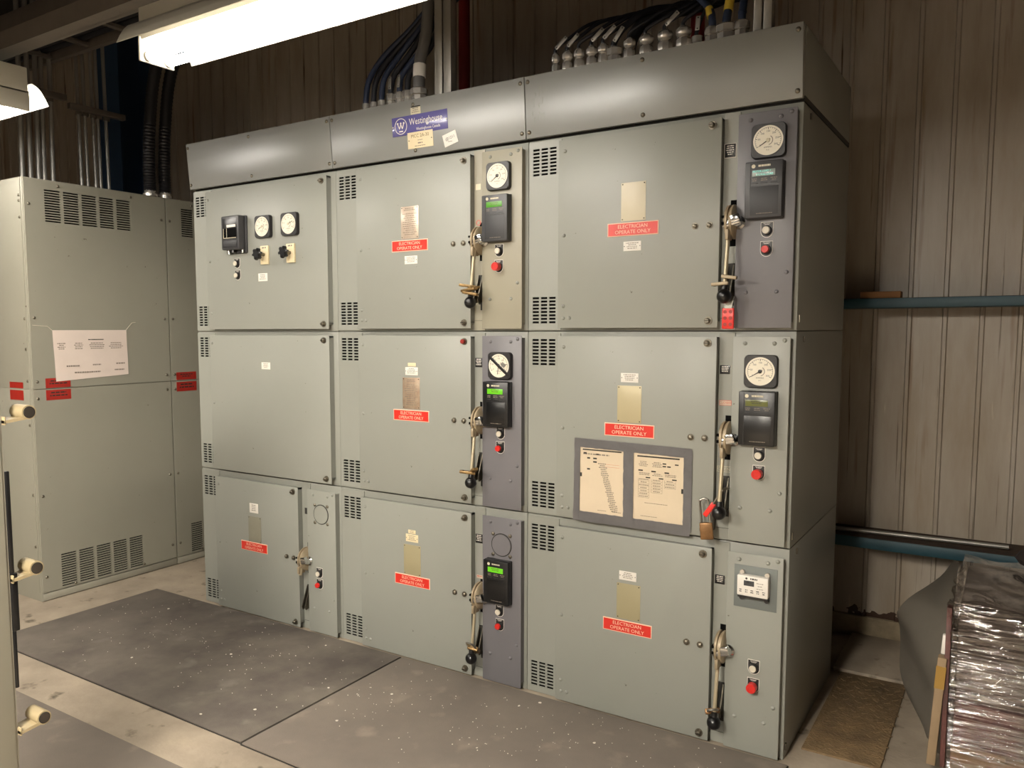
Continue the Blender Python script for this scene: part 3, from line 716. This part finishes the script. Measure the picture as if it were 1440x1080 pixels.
for i, x in enumerate(xsM):
    e = (1.62+i*.012-x, .10+i*.02, .62)
    if i < 6:
        path = [(.012,.01,.16),(.07+.006*i,.05,.27),((e[0])*.62,.09,.42),e,(e[0]+.03,e[1],1.2)]
        gland(x, '%s black cable from the left of seven rising from the middle wireway' % ORD[i], 'cables of the middle wireway', .017 if i < 3 else .021, 'low' if i < 3 else 'wide', path, .0135, 'cable' if i % 2 else 'navycable', (5, .055) if i in (3,4) else None)
    else:
        gland(x, 'thick grey sleeved cable with white band beside the steel strut', 'cables of the middle wireway', .036, 'wide', [(0,.01,.2),(.03,.03,.4),(.05,.04,1.1)], .027, 'greysleeve', None, sleeve=('white',.25,.8))
xsR = (2.215,2.268,2.320,2.374,2.424,2.470,2.532,2.600,2.674,2.745,2.795,2.850,2.902,2.956)
for i, x in enumerate(xsR):
    n = ORD[i]; lab = '%s cable gland from the left on the right wireway' % n; g = 'cables of the right wireway'
    r = (.015,.019,.019,.019,.019,.027,.020,.024,.025,.025,.018,.025,.035,.026)[i]
    if i < 11:
        st = 'wide' if i == 5 else 'low' if i == 10 else 'round'
        lean = (.05,.05,.06,.06,.06,.04,.06,.07,.06,.05,.03)[i]
        path = [(lean,.02,.155),(lean*2.6,.10,.225),(.34-.02*i,.26,.27),(.75-.06*i,.42,.36),(.95-.07*i,.55,.9)]
        gland(x, lab + (', with a bare dark cable' if i in (2,6,7,9) else ', with a metal tag'), g, r, st, path, .0072 if i != 5 else .012, 'cable', (52 if i != 5 else 38, .062) if i in (0,1,3,4,5,8) else ((4,.05) if i == 10 else None))
    else:
        path = {11: [(-.02,.02,.15),(-.10,.05,.25),(-.22,.1,.40),(-.3,.15,.9)], 12: [(.005,.02,.17),(.012,.04,.30),(.03,.05,.55),(.03,.05,1.0)], 13: [(.0,.02,.16),(.006,.04,.30),(.02,.05,.55),(.02,.05,1.0)]}[i]
        gland(x, {11:'blue cable with yellow sleeve bending left off the right wireway', 12:'thick cable with yellow sleeve in the widest gland of the right wireway', 13:'rightmost blue cable rising straight from the right wireway'}[i], g, r, 'wide', path, (.0135,.015,.0135)[i-11], 'navycable', None, sleeve=('yellow', .35, 1.0) if i < 13 else ('navycable', .1, .2))
b = MB(); pts = [(2.43,.30,2.60),(2.44,.30,2.74),(2.52,.32,2.83),(2.66,.36,2.84),(2.82,.42,2.90),(2.95,.5,3.2)]
b.tube(pts, .026, 'flex', 12, 8); tag(b.build('flexible_conduit'), 'black corrugated hose arching behind the right row of cable glands', 'conduit')
# steel struts standing on the wireway, red pipes behind
def strut(x, y, w, label):
    o = thing('steel_strut', label, 'steel strut', (x, y, HZ), group='vertical steel struts on the wireways')
    b = MB(); b.box(-w/2,w/2,.036,.042,.0,2.0,'strut').box(-w/2,-w/2+.004,0,.042,0,2.0,'strut').box(w/2-.004,w/2,0,.042,0,2.0,'strut').box(-w/2,-w*.045,-.002,.002,0,2.0,'strut',.001).box(w*.045,w/2,-.002,.002,0,2.0,'strut',.001)
    b.build('channel', o); b = MB(); b.box(-w/2-.015,w/2+.03,-.01,.06,0,.005,'strut',.001).cyl((w/2+.018,.02,.004),(w/2+.018,.02,.016),.009,'bolt',seg=6); b.build('foot_plate', o)
strut(1.665, .045, .088, 'wide galvanised strut standing on the middle wireway')
strut(3.028, .060, .062, 'narrow galvanised strut at the right end of the switchgear top')
b = MB(); b.cyl((1.10,1.05,0),(1.10,1.05,4.6),.033,'redpipe',seg=18); tag(b.build('red_pipe'), 'dark red pipe rising behind the middle wireway beside the strut', 'pipe')
b = MB(); b.cyl((2.43,1.15,2.965),(2.43,1.15,4.6),.034,'redpipe',seg=18).cyl((2.43,1.15,2.93),(2.43,1.15,2.97),.04,'redpipe',seg=18); tag(b.build('red_pipe'), 'bright red pipe hanging behind the right row of cable glands', 'pipe')

# ------------------------------------------------------------------ side cabinets on the left
XB = -.759
def side_cab(y0, w, label, vents_n, depth):
    o = thing('side_cabinet', label, 'electrical cabinet', (XB, y0, 0), (0,0,R(90)), 'grey cabinets on the left')
    b = MB(); b.box(0,w,.004,depth,.0,2.40,'cabB',.003); b.build('cabinet_body', o)
    b = MB(); b.box(.004,w-.002,-.006,.004,.006,.045,'cabB',.0015); b.build('plinth', o)
    for nm, z0, z1, vz in (('upper_cover',1.226,2.394,2.165),('lower_cover',.052,1.220,.062)):
        hs = []
        for c in range(vents_n):
            x = (.118+c*.111) if w > .88 and vents_n > 2 else .062+c*.108
            n = 13 if z0 > 1 else 14
            for r in range(n): hs.append((x, x+.094, vz+r*.0142, vz+r*.0142+.0084))
        b = MB(); b.slots(.004, w-.002, z0, z1, -.006, .004, hs, 'cabB'); p = b.build(nm, o)
        zs = (z0+.04, z0+(.40 if z0 > 1 else .62), z1-.14) if z0 > 1 else (z0+.09, z0+.56, z1-.05)
        for x in (.028, w-.030):
            for z in zs: put('cover_screw', steelscrew_me, p, (x,-.006,z))
        for x in ((.20,.66) if vents_n > 2 else ()): put('cover_screw', steelscrew_me, p, (x,-.006, z1-.025 if z0 > 1 else z0+.012+.0))
    b = MB(); b.box(-.004,.002,.02,depth-.02,1.226,2.394,'cabB',.001).box(-.004,.002,.02,depth-.02,.052,1.220,'cabB',.001); f = b.build('front_cover', o)
    return o, f
o, f = side_cab(-.541, .904, 'grey cabinet at far left with a white sheet and five vents on its side', 5, 1.25)
for z in (.32,.62,1.02,1.27,1.45,1.62,2.18,2.27,2.3): 
    put('cover_screw', steelscrew_me, f, (-.004,.034,z), (0,0,R(-90)))
def red_tag(par, x0, x1, z0, z1, rot=False):
    b = MB()
    if not rot: b.box(x0,x1,-.0075,-.006,z0,z1,'redd').scribble(x0+.02,x1-.02,-.0078,z0+.012,z1-.012,2,'ink',seed=5)
    else: b.box(-.0055,-.004,x0,x1,z0,z1,'redd')
    b.build('red_tag', par)
red_tag(o, .075,.222,1.228,1.283); red_tag(o, .075,.222,1.158,1.216); red_tag(f, .085,.23,1.228,1.262,True); red_tag(f, .085,.23,1.160,1.216,True)
o2, f2 = side_cab(.366, .95, 'grey cabinet half hidden behind the left end of the switchgear', 3, 1.25)
red_tag(o2, .040,.195,1.228,1.278); red_tag(o2, .040,.195,1.152,1.214)
# hanging drawing sheet
o = thing('drawing_sheet', 'white landscape drawing sheet taped on the far left cabinet side', 'paper', (XB, -.541, 0), (0,0,R(90)))
b = MB(); n = 8; x0, x1, z0, z1 = .126, .594, 1.262, 1.556
g = [[(x0+(x1-x0)*i/n+.010*(1-j/n)*(1 if i < n else .4), -.0085-.002*math.sin(i*.8+j*.5)**2, z0+(z1-z0)*j/n+.022*(i/n)*(1-j/n)) for j in range(n+1)] for i in range(n+1)]
for i in range(n):
    for j in range(n): b.face([g[i][j], g[i+1][j], g[i+1][j+1], g[i][j+1]], 'paperw')
y = -.0112; b.scribble(.34,.44,y,1.496,1.503,1,'ink',seed=2,fill=.8)
for x, w in ((.15,.05),(.25,.06),(.345,.10),(.47,.10)): b.scribble(x,x+w,y,1.44,1.482,4,'inkl',seed=int(x*100))
b.scribble(.18,.30,y,1.342,1.352,1,'inkl',seed=3,fill=.8).scribble(.35,.43,y,1.345,1.355,1,'inkl',seed=4,fill=.8).scribble(.51,.58,y,1.348,1.358,1,'inkl',seed=5,fill=.8)
b.scribble(.24,.42,y,1.303,1.313,1,'inkl',seed=6,fill=.8).scribble(.49,.585,y,1.31,1.32,1,'inkl',seed=7,fill=.8); b.build('sheet', o)
b = MB(); b.tube([(.015,-.008,1.585),(.10,-.008,1.578),(.126,-.009,1.555)],.0016,'string',6,1).tube([(.592,-.009,1.555),(.635,-.008,1.60),(.66,-.008,1.603)],.0018,'string',6,1); b.build('hanging_string', o)
# conduits rising from the left cabinets
ys1 = (-.30,-.25,-.20,-.165,-.11); ys2 = (.08,.122,.178,.212,.268)
for i, y in enumerate(ys1):
    b = MB(); b.cyl((-1.2,y,2.402),(-1.2,y+.02,4.5),.0145,'conduit',seg=12).cyl((-1.2,y,2.402),(-1.2,y,2.43),.02,'conduit',seg=12)
    tag(b.build('riser_conduit'), '%s of five pale conduits from the left above the far left cabinet' % ORD[i], 'conduit', 'left group of conduit risers')
for i, y in enumerate(ys2):
    b = MB(); b.cyl((-1.2,y,2.402),(-1.2,y-.02,4.5),.0115,'conduit',seg=12).cyl((-1.2,y,2.402),(-1.2,y,2.43),.017,'conduit',seg=12)
    tag(b.build('riser_conduit'), '%s of five thin conduits from the left, beside the navy column' % ORD[i], 'conduit', 'right group of conduit risers')
for i, (y, x) in enumerate(((.385,-.93),(.50,-.93))):
    o = thing('flexible_conduit', ('left' if i == 0 else 'right')+' one of two black ribbed hoses with silver nuts behind the side cabinet', 'conduit', (x, y, 2.402), group='ribbed hoses')
    b = MB(); b.lathe([(.036,0),(.036,.02),(.047,.022),(.047,.04),(.036,.042),(.04,.06),(.034,.064)],(0,0,0),(0,0,1),'nickel',12); b.build('gland_nut', o)
    b = MB(); rs = []
    b.tube([(0,0,.055),(0,0,.25),(.01,.01,.5),(.05,.03,.8),(.16,.08,1.15),(.30,.15,2.1)], [.040,.036]*60, 'flex', 14, 24); b.build('hose', o)
for i, (z, y0, y1) in enumerate(((2.93,-.02,.36),(2.97,-.36,-.04))):
    o = thing('clamp_rail', ('short steel rail clamping the thin conduits beside the navy column','short steel rail clamping the pale conduits behind the left lamp')[i], 'steel strut', (-1.18, y0, z))
    b = MB(); b.box(-.035,.0,0,y1-y0,0,.04,'darkstrut',.002) if False else b.box(.018,.055,0,y1-y0,0,.035,'darkstrut',.002); b.build('rail', o)
    for q in (ys2 if i == 0 else ys1):
        b = MB(); b.ring((0,0),.016,.021,0,.02,'darkstrut'); b.build('conduit_clamp', o, (-.02,q-y0,-.012), (R(90),0,0))

# ------------------------------------------------------------------ lamps
YL = -1.012
def fixture(x0, y, label, rz=0, ln=1.22, tube='tube', rec=-.019):
    o = thing('fluorescent_lamp', label, 'lamp', (x0, y, 2.575), (0,0,R(rz)), group='fluorescent strip lamps')
    b = MB(); b.box(0,ln,-.068,.068,.035,.150,'fixture',.004); b.build('housing', o)
    for s in (-1, 1):
        P = [(.066,.082),(.087,.084),(.112,.072),(.128,.056),(.146,.028),(.160,0)]; th = .0016
        b = MB(); k = b.mi('fixture')
        def strip(p, q, xa, xb):
            pts = [(s*p[0],p[1]),(s*q[0],q[1]),(s*(q[0]+th*.6),q[1]+th),(s*(p[0]+th*.6),p[1]+th)]
            b.prism(pts,'x',xa,xb,'fixture')
        # top fold has uplight slots
        n = 9
        for j in range(n):
            xa, xb = ln*j/n, ln*(j+1)/n; strip(P[0], (.069,.0822), xa, xb); strip((.084,.0838), P[1], xa, xb); strip((.069,.0822), (.084,.0838), xa, xa+(xb-xa)*.35)
        for p, q in zip(P[1:], P[2:]): strip(p, q, 0, ln)
        b.build('reflector', o)
    for q in (-.042,.042):
        b = MB(); b.cyl((.022,q,rec),(ln-.022,q,rec),.0165,tube,seg=16); t = b.build('lamp_tube', o)
        b = MB(); b.cyl((.006,q,rec),(.024,q,rec),.0175,'capmetal',seg=16).cyl((ln-.024,q,rec),(ln-.006,q,rec),.0175,'capmetal',seg=16); b.build('tube_cap', t)
    if rec < 0:      # short hangers up to the channel
        for xa in (.2, ln-.2):
            b = MB(); b.box(xa-.015,xa+.015,-.004,-.001,.149,.2155,'bolt').box(xa-.015,xa+.015,-.004,.030,.2135,.2155,'bolt'); b.build('hanger_bracket', o)
    if rec > 0:      # added fill lamps: ceiling rods, end plates that stop light on upper wall
        for xa in (.2, ln-.2):
            b = MB(); b.cyl((xa,0,.148),(xa,0,2.025),.006,'bolt',seg=8); b.build('hanger_rod', o)
        prof = [(-p[0],p[1]) for p in P[::-1]]+[(p[0],p[1]) for p in P]
        for xa in (-.003, ln+.001):
            b = MB(); b.prism(prof,'x',xa,xa+.002,'fixture'); b.build('end_plate', o)
    for xa in (0.0, ln-.012):
        b = MB(); b.box(xa,xa+.012,-.074,.074,-.040,.05,'fixture',.005); b.build('lampholder', o)
    return o
fixture(1.105, YL, 'bright fluorescent lamp hanging over the front of the switchgear')
fixture(.089-1.22, YL, 'fluorescent lamp over the far left cabinet, cut by the frame edge')
fixture(2.96, -4.6, 'unseen fill lamp added behind the viewer, nearer one', 90, 1.22, 'fill_tube', .012)  # unseen fill lamp added; position follows the shadow edge on the wall
fixture(2.62, -4.6, 'unseen fill lamp added behind the viewer, left of the nearer one', 90, 1.22, 'fill_tube', .012)  # twin added beside it to strengthen the fill
fixture(.1, -3.7, 'unseen fill lamp added left of the viewer', 0, 1.22, 'fill_tube_left', .012)  # added to brighten the left side of the scene
fixture(2.96, -5.95, 'unseen fill lamp added behind the viewer, farther one', 90, 1.22, 'fill_tube', .012)  # another unseen fill lamp added in line with the nearer one
o = thing('hanging_channel', 'long steel channel above the lamps that they hang from', 'steel channel', (-1.6, YL, 2.79))
b = MB(); b.box(0,4.4,-.012,.048,0,.004,'darkstrut').box(0,4.4,-.016,-.012,0,.075,'darkstrut').box(0,4.4,.044,.048,0,.075,'darkstrut').box(0,4.4,.048,.066,0,.004,'darkstrut'); b.build('channel', o)
for x in (.6,1.55,2.85,3.8):
    b = MB(); b.cyl((x,.016,.002),(x,.016,1.81),.006,'bolt',seg=8); b.build('threaded_rod', o)
o = thing('cable_tray', 'overhead ladder tray crossing the top left corner', 'cable tray', (-3.4, -.52, 3.20))
for y in (0,.42):
    b = MB(); b.box(0,5.2,y,y+.035,0,.09,'darkstrut',.002); b.build('side_rail', o)
for i in range(13):
    b = MB(); b.box(.2+i*.4,.235+i*.4,.035,.42,.01,.03,'darkstrut'); b.build('rung', o)
for i in range(6):
    b = MB(); b.cyl((-3.4,-.45+i*.06,3.253),(1.8,-.45+i*.06+.02,3.253),.022,'cable',seg=10); tag(b.build('tray_cable'), '%s black cable lying in the overhead tray, counted from the front rail' % ORD[i], 'cable', 'cables in the overhead tray')

# ------------------------------------------------------------------ foreground cabinet
FX, FY = 1.593, -1.878
o = thing('foreground_cabinet', 'grey cabinet edge at the left border with cream roller handles', 'electrical cabinet', (FX, FY, 0))
b = MB(); b.box(-.24,0,-.34,-.006,0,1.72,'foreg',.003); b.build('cabinet_body', o)
b = MB(); b.box(-.237,-.003,-.006,.0,.05,1.395,'foreg',.001).box(-.237,-.003,-.006,.0,1.40,1.70,'foreg',.001); b.build('cabinet_door', o)
b = MB(); b.box(-.012,.004,.0,.018,.74,.90,'black',.003).box(-.010,.001,.0,.012,.90,1.18,'black',.003).box(-.010,.0,.0,.010,.58,.74,'black',.003); b.build('gasket', o)
for z in (1.335,.905,.478):
    b = MB(); b.tube([(-.045,.062,z),(.020,.062,z)],.0195,'beigecast',18,1); h = b.build('roller_handle', o)
    b = MB(); b.lathe([(.0158,0),(.0158,.0012)],(.020,.062,z),(1,0,0),'seam',20).lathe([(.0135,0),(.0135,.0008)],(.0212,.062,z),(1,0,0),'darkcap',20); b.build('end_cap', h)
    b = MB(); b.prism([(.0,z-.026),(.0,z-.018),(.05,z-.012),(.058,z-.0195)],'x',-.044,.012,'beigecast').box(-.044,.012,.0,.004,z-.030,z-.008,'beigecast',.001); b.build('handle_bracket', h)

# ------------------------------------------------------------------ wrapped pallet
PX, PY = 3.682, .18
o = thing('wrapped_pallet', 'pallet of dark cartons wrapped in shiny clear stretch film', 'pallet load', (PX, PY, 0))
b = MB()
for q in range(5): b.box(.01+q*.24,.17+q*.24,.02,1.0,.095,.115,'wood',.003)
for q in (0,.43,.88): b.box(.01,1.13,.03+q,.12+q,.0,.095,'wood',.003)
b.build('pallet_base', o)
rn = random.Random(5)
for r in range(3):
    for c in range(4):
        b = MB(); h0 = .116+r*.162; b.box(.014+c*.285,.014+c*.285+.278,.02+rn.uniform(0,.015),.70,h0,h0+.159-(.02*rn.random() if r == 2 else 0),('boxdark','boxgrey')[(r*3+c*2) % 5 % 2],.006); b.build('carton', o)
b = MB(); k = b.mi('film')
def film_grid(f, nu, nv):
    g = [[b.bm.verts.new(f(i/nu, j/nv)) for j in range(nv+1)] for i in range(nu+1)]
    for i in range(nu):
        for j in range(nv):
            q = b.bm.faces.new((g[i][j],g[i+1][j],g[i+1][j+1],g[i][j+1])); q.material_index = k; q.smooth = True
wr = random.Random(3); WR = [(wr.uniform(90,330), wr.uniform(-9,9), wr.uniform(0,6.28)) for _ in range(9)]; CR = [(wr.uniform(14,60), wr.uniform(-40,40), wr.uniform(0,6.28)) for _ in range(7)]
def hz(u_, v):
    h = sum(math.sin(a_*v+b_*u_+c_+1.4*math.sin(3*u_+c_)) for a_, b_, c_ in WR)*.0008
    return h + (max(0, v-.72)/.28)*sum(math.sin(a_*v+b_*u_+c_) for a_, b_, c_ in CR)*.0048
film_grid(lambda u_, v: (u_*1.16, -.004+.045*max(0,v-.86)/.14+hz(u_*1.5, v), .02+v*.60), 72, 230)
film_grid(lambda u_, v: (-.003+hz(u_*1.5+4, v), u_*.72, .02+v*.60), 24, 120)
film_grid(lambda u_, v: (u_*1.16, .04+v*.68, .622+.5*hz(u_*1.4+2, .9+.1*v)+.008*math.sin(u_*23+v*9)), 40, 30)
b.build('stretch_film', o)
b = MB(); T = Matrix.Rotation(R(3),4,'Y') @ Matrix.Translation((-.012,0,0)); b.box(-.050,-.022,.01,.05,.03,.42,'cardboard',.003,T).box(-.051,-.021,.008,.012,.31,.39,'yelltape',0,T).box(-.044,-.024,.05,.07,.42,.49,'white',.004,T); b.build('corner_board', o)
b = MB(); b.box(-.020,-.004,.02,.06,.03,.60,'boxdark',.002); b.build('corner_strip', o)
o = thing('film_flap', 'loose dark grey plastic sheet bulging off the left side of the wrapped pallet', 'plastic sheet', (0,0,0))
b = MB(); k = b.mi('sheet')
edge = [(3.655,.60,.88),(3.60,.55,.80),(3.52,.50,.62),(3.475,.42,.62),(3.470,.34,.64),(3.495,.22,.60),(3.535,.12,.52),(3.60,.03,.40)]
def flap(u_, v):
    t = v*(len(edge)-1); i = min(int(t), len(edge)-2); f_ = t-i; x = edge[i][0]*(1-f_)+edge[i+1][0]*f_; z = edge[i][1]*(1-f_)+edge[i+1][1]*f_; y = edge[i][2]*(1-f_)+edge[i+1][2]*f_
    wv = .010*math.sin(v*16+u_*5)*u_; X0 = 3.666; Y0 = .26+.5*(1-v)**2; Z0 = .62-.58*v
    return (X0+(x-X0)*u_+wv, Y0+(y-Y0)*u_+wv*.6, Z0+(z-Z0)*u_)
g = [[b.bm.verts.new(flap(i/14, j/26)) for j in range(27)] for i in range(15)]
for i in range(14):
    for j in range(26):
        q = b.bm.faces.new((g[i][j],g[i+1][j],g[i+1][j+1],g[i][j+1])); q.material_index = k; q.smooth = True
bmesh.ops.solidify(b.bm, geom=b.bm.faces[:], thickness=.002); b.build('sheet', o)
b = MB(); b.lathe([(.02,0),(.05,.008),(.066,.03),(.05,.055),(.02,.066)],(3.915,.80,.634),(0,0,1),'rag',14); tag(b.build('dark_rag'), 'dark crumpled cloth on top of the wrapped pallet', 'cloth')

# ------------------------------------------------------------------ room and floor
YW = 1.47
def plane(name, pts, k):
    b = MB(); b.face(pts, k); return struct(name, b)
b = MB(); b.box(-6.5,7.5,-6.5,YW+.3,-.1,0,'concrete'); struct('floor', b)
b = MB(); b.box(-6.5,7.5,-6.5,YW+.3,4.6,4.7,'ceil'); struct('ceiling', b)
b = MB(); b.box(-6.6,-6.5,-6.5,YW+.3,0,4.6,'wallside'); struct('wall_left', b)
b = MB(); b.box(7.5,7.6,-6.5,YW+.3,0,4.6,'wallside'); struct('wall_right', b)
b = MB(); b.box(-6.5,7.5,-6.6,-6.5,0,4.6,'wallside'); struct('wall_front', b)
# corrugated back wall: flat pans between narrow raised ribs
b = MB(); k = b.mi('siding'); prof = []; p = .1475; x = 3.238-p*66
while x < 7.5:
    prof += [(x-.012,YW),(x-.007,YW-.011),(x+.007,YW-.011),(x+.012,YW)]; x += p
prof = [(-6.5,YW)]+[q for q in prof if q[0] > -6.5]+[(7.5,YW)]
lo = [b.bm.verts.new((x,y,.107)) for x, y in prof]; hi = [b.bm.verts.new((x,y,4.6)) for x, y in prof]
for i in range(len(prof)-1): b.bm.faces.new((lo[i],lo[i+1],hi[i+1],hi[i])).material_index = k
lo2 = [b.bm.verts.new((x,YW+.05,z)) for x, z in ((-6.5,.107),(7.5,.107),(7.5,4.6),(-6.5,4.6))]; b.bm.faces.new(lo2).material_index = k
struct('wall_back', b)
b = MB(); b.box(-6.5,7.5,1.45,YW+.3,0,.108,'curb',.006); struct('baseboard_back', b)
def girt(z0, z1, label, x0=1.0, yf=1.22):
    o = thing('wall_girt', label, 'steel beam', (0,0,0))
    b = MB(); b.box(x0,7.2,yf,YW-.0125,z0,z1,'teal',.002); b.build('beam', o)
    b = MB(); b.box(x0,7.2,yf+.006,YW-.013,z1,z1+.0015,'dust'); b.build('dirt_layer', o)
girt(1.647, 1.690, 'upper teal steel beam across the corrugated wall right of the switchgear')
girt(.515, .565, 'lower teal steel beam across the wall behind the wrapped pallet')
b = MB(); b.cyl((3.0,1.28,.582),(3.83,1.28,.590),.0095,'conduit',seg=12); tag(b.build('thin_pipe'), 'pale thin pipe lying on the lower teal beam', 'pipe')
b = MB(); b.box(3.20,3.368,1.235,1.31,1.691,1.722,'brick',.003); tag(b.build('wood_block'), 'brown wooden block lying on the upper teal beam beside the switchgear', 'block')
b = MB(); x0, x1, y0, y1 = -2.64, -2.33, 1.12, 1.42
b.box(x0,x1,y0,y0+.014,0,4.59,'bluecol').box(x0,x1,y1-.014,y1,0,4.59,'bluecol').box((x0+x1)/2-.005,(x0+x1)/2+.005,y0+.01,y1-.01,0,4.59,'bluecol'); tag(b.build('steel_column'), 'navy blue steel column behind the cabinets at upper left', 'column')
for i, (x0, x1, y0, y1, k, lab) in enumerate(((-.41,1.456,-1.0,-.036,'mat','dark rubber mat in front of the left half of the switchgear'),(1.468,3.21,-1.005,-.036,'mat2','dusty rubber mat in front of the right half of the switchgear'),(-.41,1.62,-2.2,-1.238,'mat2','rubber mat at the bottom left beside the foreground cabinet'))):
    b = MB(); b.box(x0,x1,y0,y1,0,.007,k,.0012).box(x0-.0045,x1+.0045,y0-.0055,y1+.004,0,.0016,'seam'); tag(b.build('rubber_mat'), lab, 'floor mat', 'rubber floor mats')
b = MB(); b.box(3.225,3.488,.118,.93,0,.008,'plate',.0015)
for i in range(6):
    for j in range(16):
        cx, cy = 3.25+i*.043+(j % 2)*.02, .15+j*.049
        T = Matrix.Translation((cx,cy,.009)) @ Matrix.Rotation(R(45 if (i+j) % 2 else -45),4,'Z'); b.box(-.012,.012,-.003,.003,-.001,.001,'plate',0,T)
tag(b.build('floor_plate'), 'rusty checkered steel plate on the floor right of the switchgear', 'floor plate')
b = MB(); b.box(3.19,6.0,.935,1.449,0,.02,'concrete',.006); struct('trim_1', b)
# paint flakes on the mats (uncountable litter)
b = MB(); rn = random.Random(9)
for i in range(420):
    if rn.random() < .45: x, y = rn.uniform(-.3,1.44), rn.gauss(-.45,.25)
    else: x, y = rn.uniform(1.5,3.1), rn.gauss(-.42,.22)
    if not -.98 < y < -.06: continue
    s = rn.choice((.001,.0013,.0016,.0018,.0022,.0028)) if rn.random() < .96 else .0065; a = rn.random()*6.28
    pts = [(x+s*rn.uniform(.6,1.2)*math.cos(a+q), y+s*rn.uniform(.6,1.2)*math.sin(a+q)) for q in (0,1.3,2.6,3.9,5.2)]
    b.prism(pts,'z',.0071,.0085,'flake')
tag(b.build('paint_flakes'), 'scattered white paint flakes littering the dark floor mats', 'paint flakes', None, 'stuff')

# ------------------------------------------------------------------ world, camera, view
w = bpy.data.worlds.new('dim'); w.use_nodes = True; SC.world = w
w.node_tree.nodes['Background'].inputs[0].default_value = (1,.93,.85,1); w.node_tree.nodes['Background'].inputs[1].default_value = .0
cam = bpy.data.cameras.new('camera'); co = bpy.data.objects.new('camera', cam); COL.objects.link(co); SC.camera = co
FP = 1150.807; cam.sensor_fit = 'HORIZONTAL'; cam.sensor_width = 36; cam.lens = FP/1440*36; cam.clip_start = .05
cam.shift_x = 62.56/1440; cam.shift_y = 24.12/1440
r = Vector((.83033943,.55724945,-.00307891)); u = Vector((-.0462951,.07448674,.99614682)); f = Vector((-.5553316,.82699745,-.0876472))
co.matrix_world = Matrix(((r.x,u.x,-f.x,3.82217),(r.y,u.y,-f.y,-2.98171),(r.z,u.z,-f.z,1.55479),(0,0,0,1)))
vs = SC.view_settings; vs.view_transform = 'Standard'; vs.look = 'None'; vs.gamma = 1; vs.use_curve_mapping = False; vs.exposure = -0.25
SC.cycles.use_denoising = True; SC.cycles.max_bounces = 8; SC.cycles.sample_clamp_indirect = 4
SC.cycles.transparent_max_bounces = 12
